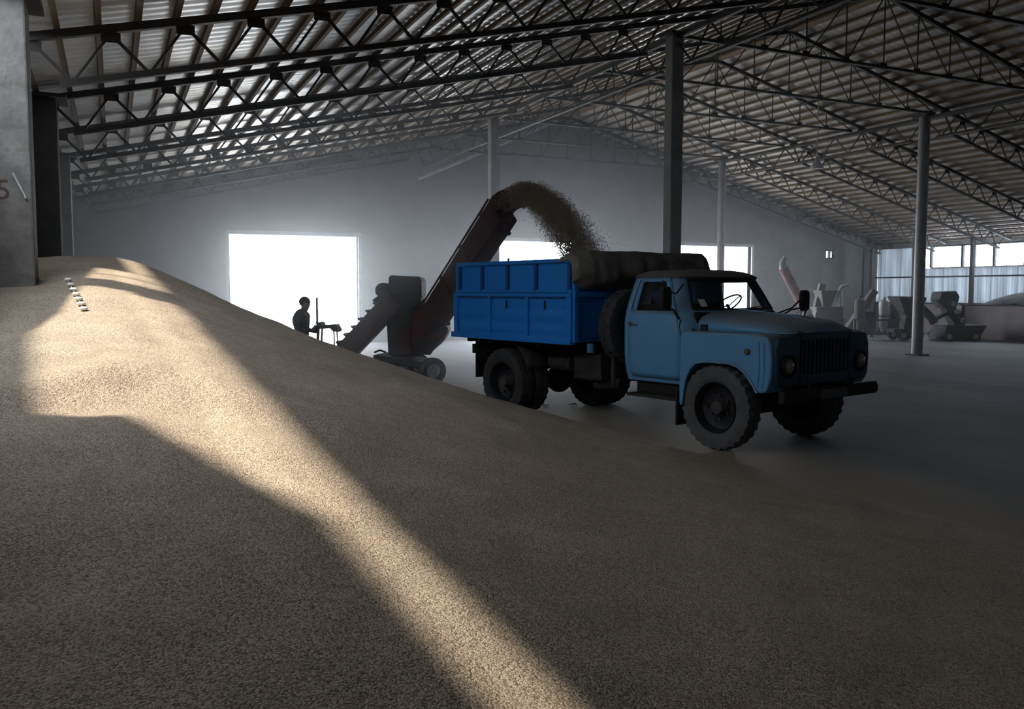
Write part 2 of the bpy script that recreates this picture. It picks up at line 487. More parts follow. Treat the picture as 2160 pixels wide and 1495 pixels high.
# tinted filter sheets added in that opening and eave to dim sky fill
gz = struct(MB().quad(*[(XL - .12, y_, z_) for y_, z_ in ((4.1, ZE_L - .06), (5.3, 3.41), (5.35, 2.16), (6.8, 2.16), (7.4, 2.71), (9.0, 3.41), (10.9, 3.91), (10.9, ZE_L - .03))]).build('opening_filter', 'sky_filter'))


# right wall: low masonry, ribbed sheets, window band under the eave
rw = struct(MB().box(XR, XR + 0.25, YF, YB, 0, 1.25).build('wall_right', 'lowwall'))
MB().box(XR - 0.06, XR + 0.25, YF, YB, 1.22, 1.28).build('sill_beam', 'machine', rw)
MB().box(XR + 0.02, XR + 0.2, YF, YB, 3.62, ZE_R + 0.02).build('eave_board', 'palegrey', rw)
sheet_meshes = {}
def ribbed(wd, z0, z1):
    key = (round(wd, 3), z0, z1)
    if key not in sheet_meshes:
        mb = MB(); n_ = max(4, int(wd / 0.06) * 2)
        def fn(u, v):
            y = u * wd; k = int(round(u * n_)) % 4
            return (0.03 if k in (1, 2) else 0.0, y, z0 + v * (z1 - z0))
        mb.grid(fn, n_, 1)
        sheet_meshes[key] = mb.mesh('wall_sheet', 'wallsheet')
    return sheet_meshes[key]
def put_sheet(y, wd, z0, z1):
    o = D.objects.new('wall_sheet', ribbed(wd, z0, z1)); C.objects.link(o)
    o.parent = rw; o.location = (XR + 0.06 + random.uniform(-.015, .015), y, 0)
y = YF
while y < YB - 0.01:
    wd = 1.1 if y + 1.1 < YB else YB - y
    top = 2.72 if y < 26.6 else 3.64
    put_sheet(y, wd + (0.02 if random.random() < .8 else -.012), 1.28, top); y += 1.1
for z in (2.36,):
    beam('girt', 'machine', rw, (XR - 0.03, YF, z), (XR - 0.03, YB, z), 0.05, 0.06)
# clerestory units: frame, mullions, panes
bars = [26.62, 25.12, 24.6, 23.7, 22.4, 21.0, 19.6]
win = struct(MB().box(XR + 0.02, XR + 0.16, bars[-1], bars[0], 2.70, 2.76).build('window_2', 'palegrey'))
MB().box(XR + 0.02, XR + 0.16, bars[-1], bars[0], 3.60, 3.66).build('window_head', 'palegrey', win)
for q in bars:
    beam('mullion', 'machine', win, (XR + 0.08, q, 2.74), (XR + 0.08, q, 3.62), 0.12, 0.09, up=(0, 1, 0))
for q, q2 in zip(bars, bars[1:]):
    MB().box(XR + 0.08, XR + 0.086, q2 + 0.05, q - 0.05, 2.76, 3.60).build('pane', 'glass', win)
MB().box(XR + 0.03, XR + 0.18, YF, bars[-1], 2.7, 3.66).build('blind_panel', 'wallleft', win)
# posts standing against the right wall
for k, yy in enumerate((28.6, 27.7)):
    pass

# roof: corrugated sheets, left slope leaves a slit along the eave beside the camera
SLIT_X, SLIT_W, SLIT0, SLIT1 = -0.95, -0.985, 0.4, 13.0
def corrugated(name, x0, x1, y0, y1, parent=None, x1b=None, material='roofsheet'):
    n_ = int((y1 - y0) / 0.055)
    mb = MB()
    def fn(u, v):
        y_ = y0 + u * (y1 - y0); xe = x1 if x1b is None else x1 + (x1b - x1) * u; x_ = x0 + v * (xe - x0)
        return (x_, y_, roof(x_) + 0.009 * math.sin(y_ * 2 * math.pi / 0.22) + 0.02)
    mb.grid(fn, n_, 1)
    return mb.build(name, material, parent, smooth=60)
cl = struct(corrugated('ceiling', SLIT_X, XR0, YF - .3, YB + .3))
corrugated('eave_sheet', XL - 0.4, SLIT_X, SLIT1, YB + .3, cl)
corrugated('eave_sheet', XL - 0.4, SLIT_X, YF - .3, SLIT0, cl)
corrugated('eave_sheet', XL - 0.4, SLIT_W, SLIT0, 4.1, cl, XL + .01)
MB().quad((XL - .12, SLIT0, roof(XL) + .03), (SLIT_X, SLIT0, roof(SLIT_X) + .055), (SLIT_X, SLIT1, roof(SLIT_X) + .055), (XL - .12, SLIT1, roof(XL) + .03)).build('eave_filter', 'sky_filter', gz)
cr = struct(corrugated('ceiling', XR0, XR + 0.4, YF - .3, YB + .3, material='roofsheet_shade'))
MB().prism([(XR0 - .3, roof(XR0 - .3) + .06), (XR0, ZRIDGE + .08), (XR0 + .3, roof(XR0 + .3) + .06), (XR0 + .3, roof(XR0 + .3) + .10), (XR0, ZRIDGE + .13), (XR0 - .3, roof(XR0 - .3) + .10)], 'y', YF - .3, YB + .3).build('ridge_cap', 'roofsheet', cl)
aL = math.atan2(ZRIDGE - ZE_L, XR0 - XL); aR = math.atan2(ZE_R - ZRIDGE, XR - XR0)
x = -0.88
while x < XR0 - 0.1:
    beam('batten', 'wood', cl, (x, YF, roof(x) - 0.035), (x, YB, roof(x) - 0.035), 0.065, 0.06, up=(-math.sin(aL), 0, math.cos(aL)))
    x += 0.41
beam('batten', 'wood', cl, (-1.0, SLIT1, roof(-1.0) - 0.035), (-1.0, YB, roof(-1.0) - 0.035), 0.065, 0.06)
x = XR0 + 0.15
while x < XR:
    beam('batten', 'wood', cr, (x, YF, roof(x) - 0.035), (x, YB, roof(x) - 0.035), 0.065, 0.06, up=(-math.sin(aR), 0, math.cos(aR)))
    x += 0.41
beam('ridge_plank', 'wood', cl, (XR0, YF, ZRIDGE - 0.12), (XR0, YB, ZRIDGE - 0.12), 0.30, 0.05)

# ------------------------------------------------------------------ columns
COLTOP = 6.58
def column(name, x, y_, wd, z1, material, label, round_=False, z0=0.0):
    t = thing(name, label, 'column', (x, y_, z0))
    h = z1 - z0
    if round_:
        MB().lathe([(0, wd / 2), (h, wd / 2)], 'z', 20).build('shaft', material, t, smooth=40)
    else:
        MB().box(-wd / 2, wd / 2, -wd / 2, wd / 2, 0, h).build('shaft', material, t, bevel=0.02)
    MB().box(-wd * .8, wd * .8, -wd * .8, wd * .8, h, h + 0.05).build('cap_plate', 'steel', t)
    MB().box(-wd * .75, wd * .75, -wd * .75, wd * .75, 0, 0.04).build('base_plate', 'steel', t)
    return t
column('column', XA, 14.2, 0.26, COLTOP, 'conc', 'tall grey concrete column rising right behind the dump truck bed')
column('column', XA, 22.9, 0.26, COLTOP, 'conc', 'hazy grey column standing behind the tip of the grain thrower')
column('column', XB, 17.4, 0.29, COLTOP - .12, 'pipe', 'round grey steel column on the open floor right of the truck', True)
column('column', XB, 26.1, 0.27, COLTOP - .12, 'pipe', 'slim grey round column in front of the far gate over the cab', True)
column('column', -0.86, 9.5, 0.42, ZE_L - .1, 'colwhite', 'whitewashed column at the left edge of the picture, sunlit at its top')
column('column', -0.86, 14.2, 0.44, ZE_L - .08, 'coldark', 'black column behind the crest of the grain, left side')
column('column', -0.90, 20.0, 0.40, ZE_L - .08, 'conc', 'grey column farthest along the left wall, behind the black one')
# faded red figure painted on the near column
cu = D.curves.new('painted_number', 'FONT'); cu.body = '5'; cu.size = 0.26; cu.extrude = 0.0008
tmp = D.objects.new('tmp', cu); C.objects.link(tmp)
dg = bpy.context.evaluated_depsgraph_get()
me5 = D.meshes.new_from_object(tmp.evaluated_get(dg)); D.objects.remove(tmp)
me5.materials.clear(); me5.materials.append(M['redmark'])
near_col = [o for o in D.objects if o.get('label', '').startswith('whitewashed column at the left edge')][0]
num = D.objects.new('painted_number', me5); C.objects.link(num); num.parent = near_col
num.location = (-0.09, -0.2115, 2.62); num.rotation_euler = (math.pi / 2, 0, 0)
# hook rod and cable on the near column
rod = MB().tube([(-0.80, 9.27, 2.86), (-0.71, 9.26, 2.66), (-0.70, 9.25, 2.63)], 0.010, 8).build('hook_rod', 'palegrey', None, smooth=50)
tag(rod, 'short bright metal rod fixed to the whitewashed left column', 'rod')
cab_ = MB().tube([(-0.78, 10.2, 4.3), (-0.76, 10.2, 3.3), (-0.75, 10.2, 2.2)], 0.02, 8).build('cable', 'palegrey', None, smooth=50)
tag(cab_, 'pale vertical conduit between the whitewashed and the black column', 'conduit')

# posts and pipes standing in front of the far right corner
for k, (px, dep, top, lab) in enumerate(((1820, 38.5, 525, 'left one of two thin dark posts in the far right corner'), (1836, 38.0, 525, 'right one of two thin dark posts in the far right corner'),
                                          (1925, 33.5, 500, 'dark post just left of the round steel column, by the ribbed wall'), (2046, 33.8, 500, 'thin post in front of the window band at the far right'))):
    p = c2h(px, 612, dep)
    z1 = min(c2h(px, top, dep).z, roof(p.x) - 0.1)
    t = thing('wall_post', lab, 'post', (p.x, p.y, 0), group='posts by the right wall')
    MB().box(-.07, .07, -.06, .06, 0, z1).build('shaft', 'darkgrey', t)
    MB().box(-.12, .12, -.1, .1, 0, .03).build('base_plate', 'darkgrey', t)

# ------------------------------------------------------------------ roof trusses
TY = [10.9, 14.2, 17.1, 20.0, 22.9, 25.8, 28.6]
TLAB = ['nearest dark steel roof truss, crossing the top left corner of the picture',
        'second steel roof truss, resting on the tall column behind the truck bed',
        'third steel roof truss, resting on the round column right of the truck',
        'fourth steel roof truss, next beyond the one on the round column',
        'fifth steel roof truss, over the hazy column behind the grain thrower',
        'sixth steel roof truss, faint in the dust, second from the gable',
        'last steel roof truss, closest to the far gable wall']
def truss(y_, lab):
    t = thing('roof_truss', lab, 'roof truss', (XR0, y_, 6.5), group='steel roof trusses')
    L = lambda x, z: (x - XR0, 0, z - 6.5)
    tc_ = lambda x: roof(x) - 0.125
    # top chords, one bar to each side of the joint over the columns
    for a, b_ in ((-0.95, XA), (XA, XR0), (XR0, XB), (XB, XR - .1)):
        beam('top_chord', 'steel', t, L(a, tc_(a)), L(b_, tc_(b_)), 0.09, 0.09)
    # outer bays: parallel lower chord hung from zigzag rods
    for x0, x1, n_ in ((-0.72, XA - 0.35, 13), (XB + 0.35, XR - 0.5, 14)):
        st = (x1 - x0) / n_; dep = 0.53
        lo = [(x0 + st * (i + .5)) for i in range(n_)]
        beam('lower_chord', 'steel', t, L(lo[0] - .12, tc_(lo[0] - .12) - dep), L(lo[-1] + .12, tc_(lo[-1] + .12) - dep), 0.08, 0.07)
        for i in range(n_):
            u0, u1 = x0 + st * i, x0 + st * (i + 1)
            beam('diagonal', 'steel', t, L(u0, tc_(u0) - .05), L(lo[i], tc_(lo[i]) - dep), 0.03, 0.035)
            beam('diagonal', 'steel', t, L(u1, tc_(u1) - .05), L(lo[i], tc_(lo[i]) - dep), 0.03, 0.03)
            beam('gusset', 'steel', t, L(u0 - .10, tc_(u0) - .09), L(u0 + .10, tc_(u0) - .09), 0.015, 0.11)
    # middle bay: tie between the columns, posts and diagonals up to the ridge
    zt = COLTOP + 0.02
    beam('tie', 'steel', t, L(XA, zt), L(XB, zt - .08), 0.08, 0.06)
    n_ = 5
    for a, b_ in ((XA, XR0), (XB, XR0)):
        for i in range(1, n_ + 1):
            x_ = a + (b_ - a) * i / n_; xp = a + (b_ - a) * (i - 1) / n_
            zz = zt - .08 * (x_ - XA) / (XB - XA)
            beam('gusset', 'steel', t, L(x_ - .09, zz + .03), L(x_ + .09, zz + .03), 0.015, 0.13)
            if not (i == n_ and a == XB):
                beam('strut', 'steel', t, L(x_, zz), L(x_, tc_(x_)), 0.022, 0.022)
            beam('diagonal', 'steel', t, L(x_, tc_(x_)), L(xp, zz), 0.022, 0.022)
    return t
for y_, lab in zip(TY, TLAB): truss(y_, lab)

# girders that run from column to column along the two inner rows
def girder(x, y0, y1, zt, lab):
    t = thing('girder', lab, 'girder', (x, y0, zt), group='girders along the column rows')
    Ln = y1 - y0; dep = 0.55
    beam('top_chord', 'steel', t, (0, 0, 0), (0, Ln, 0), 0.08, 0.09)
    beam('lower_chord', 'steel', t, (0, 0.4, -dep), (0, Ln - 0.4, -dep), 0.07, 0.06)
    n_ = max(2, round(Ln / 1.1)); st = Ln / n_
    for i in range(n_):
        beam('diagonal', 'steel', t, (0, st * i, 0), (0, st * (i + .5), -dep), 0.03, 0.03)
        beam('diagonal', 'steel', t, (0, st * (i + 1), 0), (0, st * (i + .5), -dep), 0.03, 0.03)
girder(XA, 5.5, 14.2, COLTOP - .02, 'steel girder running from the tall centre column towards the camera')
girder(XA, 14.2, 22.9, COLTOP - .02, 'steel girder between the tall centre column and the hazy column')
girder(XA, 22.9, YB, COLTOP - .02, 'steel girder from the hazy column to the gable wall')
girder(XB, 8.7, 17.4, COLTOP - .14, 'steel girder running from the round column to the right picture edge')
girder(XB, 17.4, 26.1, COLTOP - .14, 'steel girder between the two round columns on the right')
girder(XB, 26.1, YB, COLTOP - .14, 'short steel girder from the far round column to the gable wall')

# pale diagonal pipe under the ridge near the gable
pp = MB().tube([(9.6, 28.9, 5.60), (14.9, 28.9, 7.95)], 0.075, 12).build('diagonal_pipe', 'palegrey', None, smooth=50)
tag(pp, 'pale slanting pipe rising to the ridge in front of the gable wall', 'pipe')
# hanging lamp under the right slope
lp = thing('pendant_lamp', 'pale unlit bell lamp hanging under the right roof slope', 'lamp', (c2h(1715, 350, 24).x, c2h(1715, 350, 24).y, c2h(1715, 350, 24).z - .12))
lz = lp.location.z
MB().tube([(0, 0, .3), (0, 0, roof(lp.location.x) - lz - .05)], 0.012, 8).build('rod', 'palegrey', lp)
MB().lathe([(0.0, .17), (.06, .165), (.16, .10), (.24, .045), (.32, .04)], 'z', 20).build('shade', 'palegrey', lp, smooth=50)
MB().sphere((0, 0, .05), .06).build('bulb', 'white', lp, smooth=60)

# ------------------------------------------------------------------ the grain heap
def interp(x, xs, ys):
    if x <= xs[0]: return ys[0]
    for a in range(len(xs) - 1):
        if x <= xs[a + 1]:
            u = (x - xs[a]) / (xs[a + 1] - xs[a]); 
            return ys[a] + (ys[a + 1] - ys[a]) * u
    return ys[-1]
def smoothed(x, xs, ys, r=0.5):
    return sum(interp(x + d, xs, ys) for d in (-r, -r / 2, 0, r / 2, r)) / 5
HT = [-7, 0, 2.2, 4.6, 7.3, 10, 12.0, 13.0, 14.2, 15.5, 18.5]
HZ = [.45, .62, .80, 1.10, 1.58, 1.98, 2.24, 2.24, 2.0, 1.35, -.3]
FT = [-7, 2, 5, 8, 11.5, 14, 16, 18]
FX = [6.6, 6.2, 6.0, 5.95, 5.65, 4.6, 3.2, 1.5]
def heap(x, y_):
    hr = smoothed(y_, HT, HZ, 0.7); toe = smoothed(y_, FT, FX, 0.8)
    u = (toe - x) / (toe - 0.15)
    if u <= 0: return -0.03
    ur = u if u < 0.9 else (u if u < 0.9 else 0.9 + (1 - math.exp(-(u - .9) * 9)) / 9)
    pr = .78 * ur + .22 * ur * ur
    z = hr * pr * 1.02
    z -= max(0.0, 0.1 - x) ** 1.5 * 0.10 * min(1, max(0, (y_ - 3) / 4))
    # swells and slides across the slope
    z += 0.055 * math.exp(-((y_ - 5.85 + .55 * abs(x - .1)) / 0.26) ** 2) * math.exp(-((x - 0.15) / 0.9) ** 2)
    z -= 0.05 * math.exp(-((y_ - 5.3 + .5 * abs(x - .1)) / 0.3) ** 2) * math.exp(-((x - 0.15) / 0.8) ** 2)
    z += 0.04 * math.exp(-((y_ - 8.3 + .4 * x) / 0.35) ** 2) * math.exp(-((x - 0.2) / 0.9) ** 2)
    amp = min(1, u * 3)
    z += amp * 0.045 * (noise.noise((x * .55, y_ * .45, 3.1)))
    z += amp * 0.022 * (noise.noise((x * 1.6, y_ * 1.3, 7.7)))
    z += amp * 0.010 * (noise.noise((x * 5, y_ * 4, 1.2)))
    # low curved ridge left by a shovel near the right foot of the heap
    d_ = math.hypot(x - 2.55, y_ - 2.6) - 1.55
    if x > 2.6 and y_ < 2.7: z += 0.03 * math.exp(-(d_ / .12) ** 2)
    return z - 0.02 * max(0, 1 - u * 8)
mb = MB()
NX, NY = 190, 520
hx0, hx1, hy0, hy1 = XL, 7.2, -6.9, 18.6
for a in range(NY + 1):
    y_ = hy0 + (hy1 - hy0) * a / NY
    for k in range(NX + 1):
        x_ = hx0 + (hx1 - hx0) * k / NX
        mb.v.append((x_, y_, heap(x_, y_)))
for a in range(NY):
    for k in range(NX):
        q = a * (NX + 1) + k
        ids = (q, q + 1, q + NX + 2, q + NX + 1)
        if max(mb.v[i][2] for i in ids) > 0.001: mb.f.append(ids)
gp = mb.build('grain_heap', 'grain', None, smooth=180)
gp['kind'] = 'stuff'
tag(gp, 'great heap of pale wheat grain sloping down from the left wall', 'grain')

# sun specks on the grain, modelled as white beads on an added line
mk = thing('sun_speck_row', 'row of seven small sun specks on the grain, modelled as white beads on a line', 'speck_line')
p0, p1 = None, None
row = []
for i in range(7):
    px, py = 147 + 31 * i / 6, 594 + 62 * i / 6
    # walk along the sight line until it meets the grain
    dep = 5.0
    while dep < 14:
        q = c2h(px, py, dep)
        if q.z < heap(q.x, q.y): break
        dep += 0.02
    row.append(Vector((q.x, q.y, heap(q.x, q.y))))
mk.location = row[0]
MB().tube([p - row[0] + Vector((0, 0, .006)) for p in row], 0.004, 6).build('speck_line', 'white', mk)
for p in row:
    MB().sphere(p - row[0] + Vector((0, 0, .02)), 0.034, (1, 1, .5), 12, 6).build('sun_speck', 'white', mk, smooth=60)

# ------------------------------------------------------------------ the dump truck
TR_LOC = Vector((6.996, 8.164, 0)); TR_RZ = math.radians(-76.28)
tk = thing('dump_truck', 'old blue dump truck with light blue cab and deep blue bed, parked beside the grain', 'truck', TR_LOC, TR_RZ)

R_T, W_T = 0.485, 0.235
def tyre_mesh(material, lug):
    n_ = 112
    h = W_T / 2
    prof = [(-h * .80, .285), (-h * .98, .315), (-h * 1.05, .36), (-h * 1.02, .42), (-h * .93, .455), (-h * .90, R_T - .012), (-h * .45, R_T), (-h * .10, R_T), (-h * .08, R_T),
            (h * .08, R_T), (h * .10, R_T), (h * .45, R_T), (h * .90, R_T - .012), (h * .93, .455), (h * 1.02, .42), (h * 1.05, .36), (h * .98, .315), (h * .80, .285)]
    def mod(k, q, r):
        if k in (5, 6, 7): return r - (lug if (q % 4) in (0, 1) else 0)
        if k in (10, 11, 12): return r - (lug if (q % 4) in (2, 3) else 0)
        if k in (8, 9): return r - lug
        if k in (4, 13): return r - (lug * .25 if (q % 4) in ((0, 1) if k == 4 else (2, 3)) else 0)
        return r
    return MB().lathe(prof, 'y', n_, mod=mod, caps=False).mesh('tyre', material, smooth=32)
def rim_mesh(dish):
    """dish > 0: disc stands towards -y (outer side)"""
    mb = MB()
    prof = [(-.10, .292), (-.118, .282), (-.085, .265), (-.01 - dish * .3, .255), (-dish, .17), (-dish - .01, .12), (-dish - .008, .0015)]
    mb.lathe(prof, 'y', 40, caps=False)
    mb.lathe([(.10, .292), (.118, .282), (.09, .265), (.0, .26)], 'y', 40, caps=False)
    return mb.mesh('rim', 'rim', smooth=40)
T_FRONT = tyre_mesh('tyre', 0.015); T_REAR = tyre_mesh('tyredark', 0.012)
RIM_F, RIM_R = rim_mesh(-0.03), rim_mesh(-0.07)
def hub_mesh(front):
    mb = MB(); o_ = 0.01 if front else 0.06
    mb.lathe([(o_ + .03, .11), (o_, .11), (o_ - .03, .09), (o_ - (.09 if front else .16), .075), (o_ - (.10 if front else .17), .055), (o_ - (.10 if front else .17), .002)], 'y', 24)
    for i in range(6):
        a = i * math.pi / 3
        mb.lathe([(o_ - .03, .016), (o_ - .055, .016), (o_ - .056, .002)], 'y', 8, c=(.135 * math.cos(a), .01, .135 * math.sin(a)))
    for i in range(6):   # hand holes of the disc
        a = (i + .5) * math.pi / 3
    return mb.mesh('hub', 'darkgrey', smooth=40)
HUB_F, HUB_R = hub_mesh(True), hub_mesh(False)
SLOT = MB().lathe([(-.012, .03), (-.018, .028), (-.019, .001)], 'y', 14).mesh('rim_hole', 'interior')
def wheel(x, y_, side, front, name='wheel', rot=None, z=R_T - 0.005):
    t = D.objects.new(name, T_FRONT if front else T_REAR); C.objects.link(t); t.parent = tk
    t.location = (x, y_, z)
    t.rotation_euler = rot if rot else (0, random.uniform(0, 1), 0 if side < 0 else math.pi)
    for nm, me in (('rim', RIM_F if front else RIM_R), ('hub', HUB_F if front else HUB_R)):
        o = D.objects.new(nm, me); C.objects.link(o); o.parent = t
    for i in range(6):
        o = D.objects.new('rim_hole', SLOT); C.objects.link(o); o.parent = t
        a = (i + .5) * math.pi / 3
        o.location = (.205 * math.cos(a), (.036 if front else .05), .205 * math.sin(a))
    return t
for s_ in (-1, 1):
    wheel(0, s_ * 0.815, s_, True)
    wheel(-3.7, s_ * 0.975, s_, False)
    w2 = wheel(-3.7, s_ * 0.70, -s_, False)
sp = wheel(-1.66, -0.57, -1, True, 'spare_wheel', rot=(0, 0, -math.pi / 2), z=1.33)
sp.data = T_REAR

# chassis, axles and running gear
for s_ in (-1, 1):
    MB().box(-4.55, 0.55, s_ * .38 - .035, s_ * .38 + .035, .70, .90).build('chassis_rail', 'chassis', tk, bevel=.008)
for x_ in (-4.5, -3.2, -2.2, -1.2, 0.1):
    MB().box(x_ - .05, x_ + .05, -.36, .36, .72, .86).build('cross_member', 'chassis', tk)
ax = MB().tube([(-3.7, -.95, .48), (-3.7, .95, .48)], .075, 14).build('rear_axle', 'black', tk, smooth=40)
MB().sphere((-3.7, 0, .46), .21, (1, .9, 1), 18, 10).build('differential', 'black', ax, smooth=60)
MB().tube([(-3.5, 0, .5), (-1.0, 0, .68)], .05, 12).build('drive_shaft', 'chassis', tk, smooth=40)
fa = MB().tube([(0, -.75, .47), (0, -.55, .40), (0, .55, .40), (0, .75, .47)], .05, 12).build('front_axle', 'black', tk, smooth=40)
for s_ in (-1, 1):
    for x_, xr, nm in ((-3.7, .62, 'rear_spring'), (0.0, .5, 'front_spring')):
        sg = MB()
        for i in range(6):
            q = xr * (1 - i * .13)
            sg.tube([(x_ - q, s_ * .48, .70 - i * .022 + .06), (x_, s_ * .48, .58 - i * .022 + .02), (x_ + q, s_ * .48, .70 - i * .022 + .06)], .012, 6)
        sg.build(nm, 'black', tk)
MB().box(-.75, .5, -.3, .3, .5, 1.25).build('engine_block', 'black', tk, bevel=.05)
MB().box(-1.5, -.75, -.25, .25, .55, .95).build('gearbox', 'black', tk, bevel=.05)
# tank, battery box, hoist and valves between the wheels, on the near side
ft = MB().lathe([(-.42, .02), (-.42, .19), (-.40, .205), (.40, .205), (.42, .19), (.42, .02)], 'x', 26, c=(-2.55, .72, .72)).build('fuel_tank', 'chassis', tk, smooth=40)
MB().box(-2.42, -1.90, -.86, -.48, .62, .96).build('battery_box', 'chassis', tk, bevel=.02)
MB().tube([(-2.6, -.66, .80), (-3.05, -.66, .80)], .12, 18).build('air_tank', 'chassis', tk, smooth=40)
MB().tube([(-2.15, -.70, .55), (-1.75, -.62, .58)], .07, 14).build('muffler', 'chassis', tk, smooth=40)
MB().tube([(-1.72, -.80, .92), (-1.70, -.83, .75), (-1.72, -.80, .58)], .03, 10).build('hydraulic_hose', 'darkgrey', tk, smooth=40)
MB().tube([(-2.3, 0, .75), (-2.9, 0, 1.1)], .11, 18).build('hoist_cylinder', 'black', tk, smooth=40)
MB().box(-4.6, -2.1, -.46, -.34, .92, 1.08).build('subframe', 'black', tk)
MB().box(-4.6, -2.1, .34, .46, .92, 1.08).build('subframe', 'black', tk)
# rear mudguards, flaps, tow hook
for s_ in (-1, 1):
    MB().box(-4.33, -4.30, s_ * .80 - .30, s_ * .80 + .30, .50, 1.10).build('mud_flap', 'black', tk)
    MB().grid(lambda u, v, s_=s_: (-3.7 + .62 * math.cos(math.pi * (.12 + .42 * u)) , s_ * (.58 + .5 * v), .50 + .60 * math.sin(math.pi * (.12 + .42 * u))), 10, 2).build('mudguard', 'chassis', tk, solid=.01, smooth=60)
    MB().box(-.56, -.53, s_ * .80 - .14, s_ * .80 + .14, .22, .62).build('mud_flap', 'black', tk, bevel=.005)
th_ = MB().tube([(-4.55, 0, .82), (-4.72, 0, .82), (-4.80, 0, .88), (-4.76, 0, .95)], .03, 10).build('tow_hook', 'black', tk, smooth=50)
MB().box(-4.62, -4.55, -.95, .95, .84, .98).build('rear_crossbar', 'black', tk)
for s_ in (-1, 1):
    MB().lathe([(-.05, .01), (-.05, .055), (0, .06), (0, .01)], 'x', 16, c=(-4.62, s_ * .82, .92)).build('tail_lamp', 'amber', tk, smooth=40)

# ---- bed
BX0, BX1, BW = -4.72, -2.08, 1.20
ZB0, ZR, ZT = 1.12, 1.755, 2.19
MB().box(BX0, BX1, -BW, BW, ZB0, ZB0 + .07).build('bed_floor', 'blue_body', tk, bevel=.01)
for i in range(5):
    x_ = BX0 + .25 + i * .54
    MB().box(x_ - .04, x_ + .04, -BW + .08, BW - .08, ZB0 - .09, ZB0).build('floor_bearer', 'black', tk)
for s_ in (-1, 1):
    yo = s_ * BW
    side = MB()
    # lower side with pressed horizontal ribs
    zs = [ZB0 + .03, ZB0 + .12, ZB0 + .15, ZB0 + .22, ZB0 + .25, ZB0 + .32, ZB0 + .35, ZB0 + .42, ZB0 + .45, ZR - .04]
    pr = [(yo - s_ * (.0 if k in (1, 2, 5, 6) else .014), z) for k, z in enumerate(zs)]
    pr += [(yo - s_ * .045, ZR - .04), (yo - s_ * .045, ZB0 + .03)]
    side.prism(pr, 'x', BX0 + .03, BX1 - .02)
    sd = side.build('side_board', 'blue_body', tk)
    for x0, x1 in ((BX0, BX0 + .10), (-3.865, -3.80), (-3.015, -2.95), (BX1 - .10, BX1)):
        MB().box(x0, x1, min(yo - s_ * .05, yo + s_ * .022), max(yo - s_ * .05, yo + s_ * .022), ZB0, ZR).build('stake', 'blue_body', sd, bevel=.008)
    MB().box(BX0 - .06, BX1, min(yo - s_ * .06, yo + s_ * .035), max(yo - s_ * .06, yo + s_ * .035), ZB0 - .03, ZB0 + .05).build('bottom_rail', 'blue_body', sd, bevel=.008)
    MB().box(BX0, BX1, min(yo - s_ * .05, yo + s_ * .03), max(yo - s_ * .05, yo + s_ * .03), ZR - .05, ZR).build('top_rail', 'blue_body', sd, bevel=.008)
    for x_ in (-3.45, -2.62):
        MB().box(x_ - .007, x_ + .007, min(yo - s_ * .01, yo + s_ * .008), max(yo - s_ * .01, yo + s_ * .008), ZR - .22, ZR - .10).build('latch_slot', 'black', sd)
    ex = MB().box(BX0 + .10, BX1, min(yo - s_ * .045, yo - s_ * .015), max(yo - s_ * .045, yo - s_ * .015), ZR + .02, ZT).build('extension_board', 'blue_body', tk)
    for x_ in (-4.58, -4.02, -3.42, -2.80, BX1 - .05):
        MB().box(x_ - .03, x_ + .03, min(yo - s_ * .05, yo + s_ * .018), max(yo - s_ * .05, yo + s_ * .018), ZR + .02, ZT - .01).build('stake', 'blue_stake', ex, bevel=.006)
    MB().box(BX0 + .08, BX1, min(yo - s_ * .06, yo + s_ * .024), max(yo - s_ * .06, yo + s_ * .024), ZT - .045, ZT + .01).build('cap_rail', 'blue_body', ex, bevel=.008)
    MB().box(BX0 + .08, BX1, min(yo - s_ * .06, yo + s_ * .018), max(yo - s_ * .06, yo + s_ * .018), ZR + .005, ZR + .05).build('lower_rail', 'blue_body', ex, bevel=.008)
    MB().box(BX0 + .10, BX1 - .11, min(yo - s_ * .02, yo + s_ * .012), max(yo - s_ * .02, yo + s_ * .012), ZR, ZR + .008).build('seam_gap', 'black', ex)
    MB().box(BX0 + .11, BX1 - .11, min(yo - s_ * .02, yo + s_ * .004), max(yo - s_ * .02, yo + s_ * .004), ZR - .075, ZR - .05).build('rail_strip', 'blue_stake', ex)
    MB().lathe([(-.02, .001), (-.02, .018), (.02, .018), (.02, .001)], 'z', 10, c=(-3.40, yo, ZT + .03)).build('hook', 'blue_body', ex)
fb = MB().box(BX1 - .05, BX1, -BW + .03, BW - .03, ZB0 + .03, 2.22).build('front_board', 'blue_body', tk)
for y_ in (-1.16, -.6, 0, .6, 1.16):
    MB().box(BX1, BX1 + .045, y_ - .035, y_ + .035, ZB0, 2.20).build('stake', 'blue_body', fb, bevel=.006)
MB().box(BX1 - .01, BX1 + .06, -BW, BW, ZR - .05, ZR + .02).build('cross_rail', 'blue_body', fb, bevel=.008)
for y_ in (-.9, .9):
    MB().tube([(BX1 + .03, y_, ZB0 - .02), (BX1 + .03, y_, ZB0 - .14)], .05, 12).build('lifting_lug', 'blue_cab', fb, smooth=40)
tg = MB().box(BX0 - .03, BX0 + .02, -BW + .04, BW - .04, ZB0 + .04, ZT - .03).build('tailgate', 'blue_body', tk)
for y_ in (-1.1, -.4, .4, 1.1):
    MB().box(BX0 - .06, BX0 - .02, y_ - .03, y_ + .03, ZB0 + .04, ZT - .03).build('stake', 'blue_body', tg)

